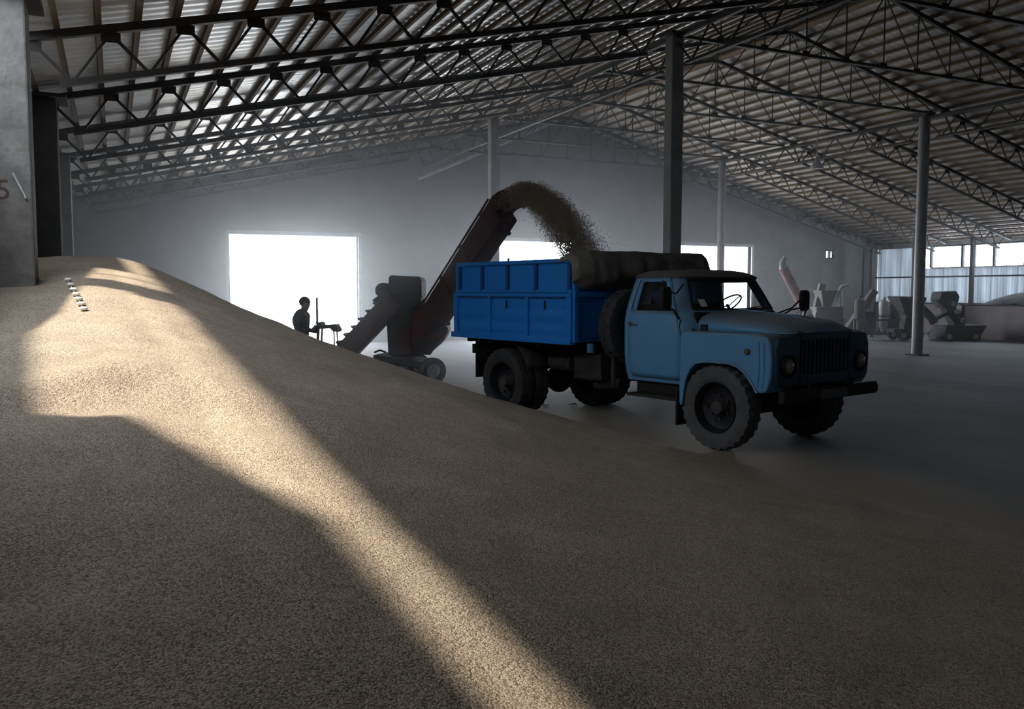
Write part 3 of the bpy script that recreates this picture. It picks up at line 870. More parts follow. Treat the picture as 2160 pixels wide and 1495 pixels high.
# grain already lying in the bed
gl_ = MB()
gl_.grid(lambda u, v: (BX0 + .04 + (BX1 - BX0 - .1) * u, (-BW + .06) + (2 * BW - .12) * v, 1.55 + .42 * math.exp(-(((u - .62) / .3) ** 2 + ((v - .5) / .35) ** 2))), 30, 30)
for i, v_ in enumerate(gl_.v):
    p = Matrix.Rotation(TR_RZ, 3, 'Z') @ Vector(v_) + TR_LOC
    gl_.v[i] = tuple(p)
go = gl_.build('bed_grain', 'grain', None, smooth=60); go['kind'] = 'stuff'
tag(go, 'heap of wheat grain inside the truck bed under the falling stream', 'grain')

# ---- cab
def lerp(x, xs, ys): return interp(x, xs, ys)
def cw(z): return lerp(z, [.70, .80, .98, 1.40, 1.55, 1.75, 1.92, 1.97], [.86, .89, .915, .915, .885, .825, .765, .73])
def xA(z): return lerp(z, [.70, 1.30, 1.55, 1.92, 1.97], [-.50, -.50, -.585, -.775, -.80])
XBK = -1.47
def xbk(z): return XBK + lerp(z, [.70, 1.5, 1.97], [0.02, 0, .05])
def ring(z):
    w_, a, b_ = cw(z), xA(z), xbk(z)
    half = [(b_, 0), (b_, .5 * w_), (b_ + .005, w_ - .10), (b_ + .03, w_ - .03), (b_ + .08, w_), (b_ + .13, w_), (a - .10, w_), (a - .01, w_ - .004), (a + .06, w_ - .035), (a + .115, w_ - .12), (a + .165, .45 * w_), (a + .18, 0)]
    pts = [(x_, y_, z) for x_, y_ in half]
    return pts + [(x_, -y_, z) for x_, y_ in half[-2:0:-1]]
ZS = [.70, .80, .98, 1.20, 1.40, 1.535, 1.56, 1.75, 1.915, 1.955]
rings = [ring(z) for z in ZS]
N_ = len(rings[0])     # 22
cb = MB()
base = 0
for r in rings: cb.v += r
half_n = 12
def col_kind(k):
    k2 = (k + 1) % N_
    a, b_ = sorted((min(k, N_ - k) , min(k2, N_ - k2)))
    return a, b_
for a in range(len(ZS) - 1):
    for k in range(N_):
        k2 = (k + 1) % N_
        i0, i1 = col_kind(k)
        z0, z1 = ZS[a], ZS[a + 1]
        side_win = (i0 == 5 and i1 == 6) and z0 >= 1.53 and z1 <= 1.93
        shield = i0 >= 9 and z0 >= 1.55 and z1 <= 1.93
        back_win = i1 <= 1 and z0 >= 1.55 and z1 <= 1.93
        if side_win or shield or back_win: continue
        cb.f.append((a * N_ + k, a * N_ + k2, (a + 1) * N_ + k2, (a + 1) * N_ + k))
cb.f.append(tuple(range(N_ - 1, -1, -1)))
cab = cb.build('cab_shell', 'blue_cab', tk, smooth=45, solid=0.025)
# roof with rain gutter and visor lip
def roof_ring(z, g, gf=0):
    w_, a, b_ = cw(min(z, 1.95)), xA(min(z, 1.95)), xbk(1.95)
    r = ring(1.955)
    cx, cy = -1.02, 0
    return [(cx + (p[0] - cx) * g + (gf if p[0] > -.9 else 0), p[1] * g, z) for p in r]
rr = [roof_ring(1.93, 1.035, .03), roof_ring(1.955, 1.05, .035), roof_ring(1.975, 1.02, .015), roof_ring(2.00, .95), roof_ring(2.025, .82), roof_ring(2.042, .60), roof_ring(2.05, .30)]
MB().loft(rr).build('cab_roof', 'roofdust', tk, smooth=50)
# windscreen (one pane each side of a slim centre bar), back window
for s_ in (-1, 1):
    def ws(u, v, s_=s_):
        z = 1.56 + .355 * v; w_, a = cw(z), xA(z)
        pts = [(a + .178, .0), (a + .163, .45 * w_), (a + .113, w_ - .12)]
        q = u * 2; i = min(int(q), 1); f_ = q - i
        x_ = pts[i][0] + (pts[i + 1][0] - pts[i][0]) * f_; y_ = pts[i][1] + (pts[i + 1][1] - pts[i][1]) * f_
        return (x_ - .004, s_ * y_, z)
    wsn = MB().grid(ws, 6, 4).build('windscreen', 'windscreen', tk, smooth=60)
# gasket frame round the windscreen
gs = []
for s_ in (-1, 1):
    pts = []
    for v in (0, .33, .66, 1): 
        z = 1.56 + .355 * v; pts.append((xA(z) + .115, s_ * (cw(z) - .12), z))
    MB().tube(pts, .016, 8).build('gasket', 'black', tk, smooth=50)
for z in (1.56, 1.915):
    w_, a = cw(z), xA(z)
    MB().tube([(a + .117, -w_ + .12, z), (a + .167, -.45 * w_, z), (a + .182, 0, z), (a + .167, .45 * w_, z), (a + .117, w_ - .12, z)], .016, 8).build('gasket', 'black', tk, smooth=50)
for s_ in (-1, 1):
    wp = MB().tube([(-.395, s_ * .18, 1.57), (-.415, s_ * .48, 1.60)], .007, 6).build('wiper', 'black', tk)
# small sticker on the windscreen, near side
def stk(u, v):
    z = 1.60 + .085 * v; w_, a = cw(z), xA(z)
    return (a + .150 - .018 * u, -(.50 + .10 * u + .02 * v), z)
MB().grid(stk, 2, 2).build('windscreen_sticker', 'white', tk)

# doors
def door(s_):
    def P(x_, z, off): return (x_, s_ * (cw(z) + off), z)
    def low(u, v):
        z = .745 + (1.545 - .745) * v
        xr = -1.335 + (.05 * (1 - (z - .745) / .10) ** 2 if z < .845 else 0) + (.0 if z < 1.3 else (z - 1.3) * .12)
        xf = xA(z) - .005 - (.04 * (1 - (z - .745) / .08) ** 2 if z < .825 else 0)
        return P(xr + (xf - xr) * u, z, .014 + .012 * math.sin(math.pi * u) * (1 if .9 < z < 1.5 else .3))
    d = MB().grid(low, 10, 14)
    zt = 1.94
    def strip(fa_, fb_, n_=6):
        d.grid(lambda u, v: (lambda p, q: tuple(p[i] + (q[i] - p[i]) * u for i in range(3)))(fa_(v), fb_(v)), 1, n_)
    wr = lambda v: (-1.235 if s_ < 0 else -1.345) + .02 * v; zz = lambda v: 1.545 + (zt - 1.545) * v
    xr = lambda z: (-1.335 if s_ < 0 else -1.385) + (z - 1.3) * .12
    strip(lambda v: P(xr(zz(v)), zz(v), .014), lambda v: P(wr(v), zz(v), .014))
    strip(lambda v: P(xA(zz(v)) - .085, zz(v), .014), lambda v: P(xA(zz(v)) - .008, zz(v), .014))
    d.grid(lambda u, v: P(wr(1) - .02 + (xA(1.92) - .06 - wr(1)) * u, 1.895 + .05 * v, .014), 6, 1)
    dr = d.build('door', 'blue_cab', tk, smooth=50, solid=.022)
    # raised light frame over the window
    MB().tube([P(wr(0) + .0, 1.56, .03), P(wr(1) + .0, 1.885, .03), P(wr(1) + .04, 1.905, .03), P(xA(1.9) - .13, 1.905, .03)], .013, 8).build('window_frame', 'blue_cab', dr, smooth=50)
    def gl(u, v):
        z = 1.545 + .36 * v
        w0_ = wr(0); return P(w0_ + (xA(z) - .085 - w0_) * u, z, -.006)
    MB().grid(gl, 2, 4).build('door_window', 'windscreen', dr)
    MB().tube([P(-1.29, 1.385, .035), P(-1.20, 1.38, .055), P(-1.17, 1.378, .05)], .013, 8).build('door_handle', 'chrome', dr, smooth=50)
    MB().lathe([(-.02, .001), (-.02, .025), (.01, .028), (.01, .001)], 'y', 14, c=P(-1.29, 1.385, .03)).build('handle_boss', 'chrome', dr, smooth=40)
    for z in (.98, 1.42):
        MB().tube([P(xA(z) + .01, z - .04, .018), P(xA(z) + .01, z + .04, .018)], .014, 8).build('hinge', 'blue_cab', dr, smooth=40)
    if s_ < 0:
        MB().grid(lambda u, v: P(-1.10 + .17 * u + .02 * v, 1.22 + (.085 - .04 * (1 - u)) * v + .02 * u * (1 - v), .0285), 3, 3).build('worn_emblem', 'sticker', dr)
    return dr
door(-1); door(1)
# interior: seat, dash, steering wheel
MB().box(-1.40, -1.22, -.72, .72, 1.00, 1.62).build('seat_back', 'interior', tk, bevel=.05)
MB().box(-1.35, -.88, -.72, .72, .92, 1.10).build('seat_cushion', 'interior', tk, bevel=.05)
MB().box(-.62, -.40, -.78, .78, 1.28, 1.54).build('dashboard', 'interior', tk, bevel=.04)
swm = MB()
swc = Vector((-.86, .36, 1.61)); axn = Vector((-.62, 0, .78)).normalized(); s1 = Vector((0, 1, 0)); u1 = axn.cross(s1)
cir = [swc + (s1 * math.cos(2 * math.pi * i / 32) + u1 * math.sin(2 * math.pi * i / 32)) * .20 for i in range(33)]
swm.tube(cir, .012, 8, False)
for i in (4, 15, 26):
    swm.tube([swc - axn * .03, cir[i]], .009, 6)
swm.tube([swc, swc - axn * .4], .02, 8)
swm.build('steering_wheel', 'black', tk, smooth=50)
# mirrors on arms
for s_ in (-1, 1):
    if s_ < 0:
        mc = Vector((-.60, -1.09, 1.70)); A = [(-.53, -.89, 1.42), (-.50, -.90, 1.86)]
    else:
        mc = Vector((-.36, 1.30, 1.66)); A = [(-.42, .80, 1.44), (-.40, .78, 1.50)]
    mr_ = MB().loft([[(mc.x + q, mc.y + a * .085 * g, mc.z + b_ * .135 * g) for a, b_ in ((-1, -.7), (-.7, -1), (.7, -1), (1, -.7), (1, .7), (.7, 1), (-.7, 1), (-1, .7))] for q, g in ((-.02, .95), (0, 1), (.03, .9), (.045, .6))]).build('mirror', 'black', tk, smooth=40)
    for a in A:
        MB().tube([a, (a[0], (a[1] + mc.y * 1.6) / 2.6, (a[2] + mc.z * 1.2) / 2.2 - .02), (mc.x + .02, mc.y, mc.z + (-.08 if a is A[0] else .08))], .011, 8).build('mirror_arm', 'black', mr_, smooth=50)
    if s_ > 0:
        MB().tube([(-.10, .86, 1.36), (-.26, 1.2, 1.56), (mc.x + .02, mc.y, mc.z - .10)], .011, 8).build('mirror_arm', 'black', mr_, smooth=50)

# ---- bonnet, wings, front
def hood_sec(x_):
    t_ = (x_ + .47) / 1.22
    zc = lerp(x_, [-.47, .3, .58, .70, .765], [1.555, 1.50, 1.45, 1.41, 1.345])
    zs_ = lerp(x_, [-.47, .5, .765], [1.50, 1.43, 1.34])
    wd_ = lerp(x_, [-.47, .3, .62, .765], [.735, .70, .66, .60])
    zb_ = 1.325
    half = [(0, zc), (.25 * wd_, zc - .004), (.55 * wd_, zc - .018), (.80 * wd_, zs_ + .012), (.93 * wd_, zs_ - .02), (wd_, max(zb_ + .005, zs_ - .07)), (wd_ + .012, zb_)]
    return [(x_, -y_, z) for y_, z in half[::-1]] + [(x_, y_, z) for y_, z in half[1:]]
xs_ = [-.60, -.47, -.25, 0, .25, .42, .55, .64, .70, .74, .765]
hd = MB().loft([hood_sec(x_) for x_ in xs_], closed=False, caps=False)
hd.f.append(tuple(range((len(xs_) - 1) * 13, len(xs_) * 13)))
hood = hd.build('hood', 'blue_cab', tk, smooth=38, solid=.015)
MB().tube([(-.40, 0, 1.562), (.30, 0, 1.508), (.62, 0, 1.448)], .012, 8).build('hood_crease', 'blue_cab', hood, smooth=50)
for s_ in (-1, 1):   # bonnet latches and cowl hinges
    MB().box(-.36, -.26, s_ * .745 - .015, s_ * .745 + .015, 1.30, 1.40).build('hood_latch', 'chassis', hood, bevel=.006)
    MB().box(-.50, -.44, s_ * .70 - .05, s_ * .70 + .05, 1.36, 1.44).build('cowl_hinge', 'chassis', hood, bevel=.01)
    MB().tube([(-.50, s_ * .80, 1.36), (-.40, s_ * .82, 1.33), (-.33, s_ * .80, 1.29)], .02, 8).build('latch_spring', 'chassis', hood, smooth=50)
cowl = MB().grid(lambda u, v: (-.46 - .07 * v, -.80 + 1.6 * u, 1.34 + .215 * v), 6, 2).build('cowl', 'blue_cab', tk, solid=.02)
for s_ in (-1, 1):
    MB().prism([(-.60, 1.30), (-.44, 1.30), (-.47, 1.47), (-.60, 1.52)], 'y', min(s_ * .66, s_ * .875), max(s_ * .66, s_ * .875)).build('cowl_side', 'blue_cab', tk, bevel=.02, smooth=40)
ARCH = [(.64, .70), (.585, .70), (.52, .80), (.43, .90), (.33, .965), (.20, .995), (-.12, .995), (-.25, .97), (-.34, .90), (-.40, .78), (-.435, .62), (-.45, .47)]
for s_ in (-1, 1):
    poly = [(-.50, .47), (-.50, 1.25), (-.46, 1.325), (.60, 1.325), (.70, 1.30), (.745, 1.22), (.76, 1.05), (.75, .86), (.70, .72)] + ARCH
    w0, w1 = s_ * .62, s_ * .955
    fd = MB().prism(poly, 'y', min(w0, w1), max(w0, w1)).build('fender', 'blue_cab', tk, bevel=.045, seg=4, smooth=40)
    # rolled lip of the arch, pressed crease lines
    MB().tube([(x_, s_ * .955, z) for x_, z in ARCH[1:]], .016, 8).build('arch_lip', 'blue_cab', fd, smooth=50)
    for x_ in (.60, .66):
        MB().tube([(x_, s_ * .957, 1.24), (x_ + .01, s_ * .957, .95), (x_ - .01, s_ * .957, .76)], .008, 6).build('crease', 'blue_cab', fd, smooth=50)
    ts = MB().lathe([(0, .036), (-.02, .034), (-.034, .02), (-.036, .001)] if s_ < 0 else [(0, .036), (.02, .034), (.034, .02), (.036, .001)], 'y', 16, c=(.46, s_ * .957, 1.135)).build('turn_signal', 'amber', fd, smooth=40)
# front: surround, grille bars, lamps
GY, GZ0, GZ1 = .47, .88, 1.245
for s_ in (-1, 1):
    MB().prism([(s_ * GY, .76), (s_ * .84, .76), (s_ * .90, .84), (s_ * .905, 1.18), (s_ * .86, 1.30), (s_ * GY, 1.32)] if s_ > 0 else [(s_ * GY, 1.32), (s_ * .86, 1.30), (s_ * .905, 1.18), (s_ * .90, .84), (s_ * .84, .76), (s_ * GY, .76)], 'x', .66, .785).build('front_panel', 'front_shade', tk, bevel=.03, seg=3, smooth=40)
    hl = MB().lathe([(0, .125), (.03, .125), (.045, .112), (.04, .10), (.0, .095)], 'x', 28, c=(.775, s_ * .70, .985)).build('headlight', 'black', tk, smooth=40)
    MB().lathe([(-.02, .098), (.02, .092), (.045, .06), (.052, .001)], 'x', 24, c=(.785, s_ * .70, .985)).build('lens', 'lens', hl, smooth=60)
gf = MB().box(.68, .785, -GY, GY, GZ1, 1.325).build('grille_frame', 'front_shade', tk, bevel=.015)
MB().box(.68, .785, -GY, GY, .76, GZ0).build('lower_bar', 'front_shade', gf, bevel=.015)
MB().box(.60, .66, -GY, GY, GZ0 - .02, GZ1 + .02).build('radiator', 'interior', gf)
for i in range(12):
    y_ = -GY + .045 + i * (2 * GY - .09) / 11
    MB().box(.70, .778, y_ - .014, y_ + .014, GZ0, GZ1).build('grille_bar', 'front_shade', gf, bevel=.006)
bp_ = MB().prism([(.83, .60), (.89, .60), (.915, .63), (.915, .70), (.89, .735), (.83, .735)], 'y', -.93, .90)
bump_o = bp_.build('bumper', 'black', tk, bevel=.01)
for y_ in (-.38, .38):
    MB().box(.5, .84, y_ - .04, y_ + .04, .62, .74).build('bumper_bracket', 'black', bump_o)
    MB().tube([(.86, y_ * 1.1, .73), (.86, y_ * 1.1, .80)], .02, 10).build('tow_pin', 'chassis', bump_o, smooth=40)
MB().box(.915, .922, -.27, .23, .615, .715).build('license_plate', 'plate', tk)
# running boards, lower cab skirt
for s_ in (-1, 1):
    MB().box(-1.34, -.52, min(s_ * .62, s_ * .96), max(s_ * .62, s_ * .96), .50, .535).build('running_board', 'chassis', tk, bevel=.008)
    MB().box(-1.32, -.52, min(s_ * .60, s_ * .80), max(s_ * .60, s_ * .80), .53, .72).build('cab_skirt', 'black', tk, bevel=.02)

# ---- tarpaulin bundled over the front board of the bed
tp = MB()
sec = [(-2.46, 2.20), (-2.38, 2.245), (-2.22, 2.285), (-2.05, 2.30), (-1.93, 2.285), (-1.87, 2.22), (-1.83, 2.12), (-1.80, 2.00), (-1.79, 1.90), (-1.83, 1.83), (-1.92, 1.80), (-2.01, 1.81), (-2.03, 1.95), (-2.03, 2.12), (-2.10, 2.225), (-2.25, 2.215), (-2.40, 2.19)]
NS = 110
rings = []
for k in range(NS + 1):
    y_ = -1.245 + 2.49 * k / NS
    e = min(1, (k + .3) / 7, (NS - k + .3) / 4)
    e = max(.05, e) ** .4
    ring_ = []
    e = max(.05, min(1, (k + .5) / 9, (NS - k + .3) / 4)) ** .6
    fold = math.sin(y_ * 13 + 2 * math.sin(y_ * 3)) * .014 + math.sin(y_ * 29 + 1.3) * .006
    for q, (x_, z) in enumerate(sec):
        cx, cz = -2.06, 2.12
        nn = noise.noise((y_ * 1.7 + z * 2.2, z * 2.0, 4.2)) * .06 + noise.noise((y_ * 5 - z * 6, q * .4, 9.1)) * .026
        front = 1 if x_ > -1.98 else 0
        hang = max(0, min(1, (2.25 - z) / .4))
        lift = (.05 + .10 * k / NS) * hang * front + .03 * noise.noise((y_ * 2.5, 0, 3)) * hang
        g = .62 + .38 * e
        ring_.append((cx + (x_ - cx) * g + front * (nn + fold * (.4 + hang)), y_, cz + (z - cz) * g + lift + (0 if front else .4 * nn * (z > 2.23)) + (.010 * (y_ + 1.2) if z > 2.1 else 0) - .02 * (1 - e)))
    rings.append(ring_)
tp.loft(rings)
to = tp.build('tarpaulin', 'tarp', None, smooth=60)
to.location = TR_LOC; to.rotation_euler = (0, 0, TR_RZ)
tag(to, 'dark grey tarpaulin bundled over the front edge of the truck bed', 'tarpaulin')

# ------------------------------------------------------------------ grain thrower behind the truck
def rot_to(u): return u
gt_p = c2h(862, 612, 17.4); gt_p.z = 0
gt = thing('grain_thrower', 'tall dusty red grain thrower shooting grain over the truck bed', 'grain thrower', gt_p)
def G(px, py, dep): return c2h(px, py, dep) - gt_p
A0, A1 = G(902, 690, 17.2), G(1062, 446, 15.4)
bd = (A1 - A0).normalized()
sideb = bd.cross(Vector((0, 0, 1))).normalized(); upb = sideb.cross(bd)
bo = MB().obox(A0, A1, .40, .46).build('boom', 'brownred', gt, bevel=.02)
for f_ in (.12, .38, .64, .90):
    p = A0 + (A1 - A0) * f_
    MB().obox(p - bd * .03, p + bd * .03, .44, .50).build('boom_flange', 'brownred', bo)
for s_ in (-1, 1):
    MB().tube([A0 + sideb * .19 * s_ + upb * .27, A1 + sideb * .19 * s_ + upb * .27], .02, 8).build('boom_edge', 'brownred', bo, smooth=40)
# curved deflector hood at the mouth
rg = []
hook_dir = (G(1130, 428, 14.6) - A1).normalized()
for i in range(9):
    a = i / 8 * 1.05
    d1 = (bd * math.cos(a) + (hook_dir - bd * bd.dot(hook_dir)).normalized() * math.sin(a)).normalized()
    if i == 0: p = A1.copy()
    else: p = p + d1 * .055
    u_ = sideb.cross(d1).normalized()
    rg.append([p + sideb * x_ + u_ * z_ for x_, z_ in ((-.20, -.05), (-.20, .23), (.20, .23), (.20, -.05), (.18, -.05), (.18, .20), (-.18, .20), (-.18, -.05))])
MB().loft(rg).build('deflector_hood', 'brownred', gt)
MB().tube([A1 - bd * .12 + upb * .24, A1 - bd * .02 + upb * .40], .02, 8).build('hood_lever', 'machine', gt)
# red housing round the lower belt drum
def face_prism(poly, dep, th, name, material, parent=gt, bevel=.02):
    """outline given as seen from the camera side, with real depth th"""
    f = [G(px, py, dep) for px, py in poly]
    mb = MB(); n_ = len(f)
    mb.v += [tuple(p) for p in f] + [tuple(p + CF * th) for p in f]
    mb.f.append(tuple(range(n_))); mb.f.append(tuple(range(2 * n_ - 1, n_ - 1, -1)))
    for k in range(n_):
        k2 = (k + 1) % n_; mb.f.append((k, n_ + k, n_ + k2, k2))
    return mb.build(name, material, parent, bevel=bevel)
face_prism([(868, 655), (905, 642), (934, 660), (938, 682), (946, 692), (944, 702), (932, 722), (905, 746), (880, 746), (866, 720)], 16.95, .75, 'drum_housing', 'red', bevel=.04)
face_prism([(880, 712), (930, 712), (908, 748), (882, 748)], 16.9, .05, 'housing_skirt', 'machine')
dr_ = MB().tube([G(925, 690, 16.9), G(925, 690, 16.9) + CF * .8], .14, 20).build('belt_drum', 'machine', gt, smooth=40)
face_prism([(814, 640), (822, 585), (828, 582), (884, 583), (890, 590), (891, 625), (886, 640), (884, 750), (818, 750)], 17.2, .7, 'tower', 'machine', bevel=.03)
face_prism([(820, 583), (826, 580), (885, 583), (890, 592), (890, 624), (822, 624)], 17.1, .9, 'engine_cover', 'machine', bevel=.04)
face_prism([(840, 690), (866, 690), (866, 748), (840, 748)], 17.1, .1, 'tower_door', 'brownred')
# motor on the head of the feed conveyor
MB().tube([G(808, 612, 17.3), G(808, 612, 17.3) + CF * .5], .15, 20).build('feed_motor', 'machine', gt, smooth=40)
MB().tube([G(789, 636, 17.3), G(800, 628, 17.3), G(815, 622, 17.3)], .05, 10).build('motor_bracket', 'machine', gt, smooth=40)
# feed conveyor scraping grain up from the heap
F0, F1 = G(694, 779, 17.4), G(835, 632, 17.4)
fc = MB().obox(F0, F1, .55, .40).build('feed_conveyor', 'brownred', gt, bevel=.02)
fd_ = (F1 - F0).normalized(); fs = fd_.cross(Vector((0, 0, 1))).normalized(); fu = fs.cross(fd_)
for i in range(9):
    p = F0 + (F1 - F0) * (i + .5) / 9 + fu * .23
    MB().obox(p - fs * .25, p + fs * .25, .03, .07, fu).build('scraper', 'machine', fc)
MB().tube([G(870, 655, 17.1), G(896, 632, 17.1), G(898, 645, 17.1)], .03, 10).build('hand_bar', 'machine', gt, smooth=50)
MB().tube([G(790, 742, 17.3), G(800, 738, 17.1), G(812, 742, 17.0)], .02, 8).build('steering_tiller', 'machine', gt, smooth=50)
# chassis and wheels
MB().obox(G(800, 752, 17.2), G(915, 768, 17.0), .8, .14).build('undercarriage', 'machine', gt, bevel=.02)
def machine_wheel(parent, c, ax_, r, wd, m1='tyredark', m2='palegrey'):
    mb = MB(); h = wd / 2
    mb.lathe([(-h * .7, r * .55), (-h, r * .7), (-h, r * .88), (-h * .6, r), (h * .6, r), (h, r * .88), (h, r * .7), (h * .7, r * .55)], 'y', 30, caps=False)
    t = mb.build('wheel', m1, parent, smooth=35)
    t.location = c; t.rotation_euler = (0, 0, math.atan2(ax_.y, ax_.x) - math.pi / 2)
    MB().lathe([(-h * .3, r * .57), (-h * .55, r * .52), (-h * .2, r * .3), (-h * .6, r * .16), (-h * .6, .002)], 'y', 24).build('rim', m2, t, smooth=40)
    MB().lathe([(h * .3, r * .57), (h * .55, r * .52), (h * .2, r * .3), (h * .6, r * .16), (h * .6, .002)], 'y', 24).build('rim', m2, t, smooth=40)
    return t
wax = (CF * .75 + CR * -.35).normalized()
for px, dep, r in ((912, 16.7, .255), (846, 16.9, .25), (880, 17.8, .255), (820, 17.9, .25)):
    p = G(px, 612, dep); p.z = r
    machine_wheel(gt, p, wax, r, .17, 'tyre', 'palegrey')

# ------------------------------------------------------------------ stream of grain: thousands of kernels in flight
S0 = c2h(1066, 432, 15.35); S2 = TR_LOC + Matrix.Rotation(TR_RZ, 3, 'Z') @ Vector((-2.98, -.02, 1.95))
dvec = S2 - S0
# parabola: z = z0 + a*t - b*t^2
rise = 0.10
aa = 2 * math.sqrt(rise) * math.sqrt(1) ; 
drop = S0.z - S2.z
# solve a*t-b*t^2 with apex rise and end -drop
k_ = math.sqrt(rise); vb = (k_ + math.sqrt(rise + drop)) ** 2; va = 2 * k_ * math.sqrt(vb)
st = MB()
lat = Vector((dvec.x, dvec.y, 0)).normalized().cross(Vector((0, 0, 1)))
fwd = Vector((dvec.x, dvec.y, 0)).normalized()
rnd = random.Random(3)
NGR = 60000
for i in range(NGR):
    t = rnd.random() ** 0.85
    wide = 0.13 + 0.12 * t
    a, b_ = rnd.gauss(0, 1), rnd.gauss(0, 1)
    if a * a + b_ * b_ > 5: a, b_ = a * .4, b_ * .4
    hz = dvec.x, dvec.y
    p = Vector((S0.x + dvec.x * t, S0.y + dvec.y * t, S0.z + va * t - vb * t * t))
    sp_ = .085 + .04 * t
    p += lat * a * wide * .75 + Vector((0, 0, 1)) * b_ * sp_ * (1.0 if t < .45 else .8) + fwd * rnd.uniform(-1, 1) * (.12 + .26 * t)
    if rnd.random() < .12 * t: p += Vector((rnd.gauss(0, .10), rnd.gauss(0, .10), rnd.gauss(0, .08)))
    r = rnd.uniform(.0045, .0075)
    d1 = Vector((rnd.uniform(-1, 1), rnd.uniform(-1, 1), rnd.uniform(-1, 1))).normalized() * r * 1.8
    d2 = d1.orthogonal().normalized() * r; d3 = d1.cross(d2).normalized() * r
    q = len(st.v)
    st.v += [tuple(p + d1), tuple(p + d2), tuple(p + d3), tuple(p - d2 - d3), tuple(p - d1)]
    st.f += [(q, q + 1, q + 2), (q, q + 2, q + 3), (q, q + 3, q + 1), (q + 4, q + 2, q + 1), (q + 4, q + 3, q + 2), (q + 4, q + 1, q + 3)]
me = D.meshes.new('grain_stream'); me.from_pydata(st.v, [], st.f); me.materials.append(M['flyinggrain'])
so = D.objects.new('grain_stream', me); C.objects.link(so); so['kind'] = 'stuff'
tag(so, 'arching stream of flying grain pouring from the thrower into the truck bed', 'grain stream')

# ------------------------------------------------------------------ worker behind the heap, in front of the bright gate
pp_ = c2h(638, 612, 16.0); pp_.z = 0
pn = thing('person', 'person in dark work clothes standing in the bright gateway, holding an upright pole', 'person', pp_, math.atan2(CR.y, CR.x))
# local axes: x forward (to the right in the picture), y to the person's left, z up
J = {'pel': (0, 0, .93), 'sp1': (-.01, 0, 1.08), 'sp2': (-.03, 0, 1.24), 'ch': (-.02, 0, 1.36), 'nk': (.03, 0, 1.43), 'nk2': (.05, 0, 1.47), 'hd': (.07, 0, 1.53), 'hd2': (.065, 0, 1.59),
     'shl': (-.02, .17, 1.36), 'ell': (-.03, .22, 1.10), 'wrl': (.20, .12, 1.03),
     'shr': (-.02, -.17, 1.36), 'elr': (-.05, -.22, 1.10), 'wrr': (.19, -.14, 1.06),
     'hpl': (0, .09, .88), 'knl': (.03, .10, .48), 'anl': (-.03, .11, .08), 'tol': (.12, .12, .04),
     'hpr': (0, -.09, .88), 'knr': (.05, -.10, .48), 'anr': (.0, -.11, .08), 'tor': (.15, -.12, .04)}
Rr = {'pel': (.13, .15), 'sp1': (.12, .14), 'sp2': (.15, .19), 'ch': (.135, .18), 'nk': (.075, .08), 'nk2': (.07, .07), 'hd': (.105, .088), 'hd2': (.10, .085),
      'shl': .085, 'ell': .06, 'wrl': .032, 'shr': .085, 'elr': .06, 'wrr': .032, 'hpl': .095, 'knl': .065, 'anl': .05, 'tol': .04, 'hpr': .095, 'knr': .065, 'anr': .05, 'tor': .04}
E_ = [('pel', 'sp1'), ('sp1', 'sp2'), ('sp2', 'ch'), ('ch', 'nk'), ('nk', 'nk2'), ('nk2', 'hd'), ('hd', 'hd2'), ('ch', 'shl'), ('shl', 'ell'), ('ell', 'wrl'), ('ch', 'shr'), ('shr', 'elr'), ('elr', 'wrr'),
      ('pel', 'hpl'), ('hpl', 'knl'), ('knl', 'anl'), ('anl', 'tol'), ('pel', 'hpr'), ('hpr', 'knr'), ('knr', 'anr'), ('anr', 'tor')]
POLE = Vector((.27, 0.0, 0))
def add_hand(side, wr, grip):
    """palm and five fingers closed round the pole"""
    wv = Vector(J[wr]); g = Vector(grip)
    pm = wv.lerp(g, .55); J['pm' + side] = tuple(pm); Rr['pm' + side] = .030; E_.append((wr, 'pm' + side))
    s_ = 1 if side == 'l' else -1
    for i in range(4):
        b0 = pm + Vector((.025, 0, .028 - .018 * i)); a = 'f%s%d' % (side, i)
        J[a + 'a'] = tuple(b0); J[a + 'b'] = tuple(g + Vector((.022, s_ * .018, .028 - .018 * i))); J[a + 'c'] = tuple(g + Vector((.014 - .002 * i, -s_ * .020, .026 - .018 * i)))
        for q in 'abc': Rr[a + q] = .0095
        E_.extend([('pm' + side, a + 'a'), (a + 'a', a + 'b'), (a + 'b', a + 'c')])
    J['th' + side] = tuple(pm + Vector((.0, -s_ * .02, .035))); J['th2' + side] = tuple(g + Vector((-.014, -s_ * .02, .05)))
    Rr['th' + side] = .011; Rr['th2' + side] = .0095
    E_.extend([('pm' + side, 'th' + side), ('th' + side, 'th2' + side)])
add_hand('l', 'wrl', (.27, .0, 1.05)); add_hand('r', 'wrr', (.27, -.0, 1.17))
names = list(J)
bme = D.meshes.new('body')
bme.from_pydata([J[k] for k in names], [(names.index(a), names.index(b_)) for a, b_ in E_], [])
bo_ = D.objects.new('body', bme); C.objects.link(bo_); bo_.parent = pn
sk = bo_.modifiers.new('skin', 'SKIN'); 
for i, k in enumerate(names):
    r = Rr[k]; bme.skin_vertices[0].data[i].radius = r if isinstance(r, tuple) else (r, r)
bme.skin_vertices[0].data[0].use_root = True
sk.use_smooth_shade = True
sb = bo_.modifiers.new('sub', 'SUBSURF'); sb.levels = 1; sb.render_levels = 2
m, n, l = new_mat('work_clothes_and_skin')
b = n['Principled BSDF']; b.inputs['Roughness'].default_value = .85
tc = n.new('ShaderNodeTexCoord'); sx = n.new('ShaderNodeSeparateXYZ'); l.new(tc.outputs['Object'], sx.inputs[0])
rp = n.new('ShaderNodeValToRGB'); rp.color_ramp.interpolation = 'CONSTANT'
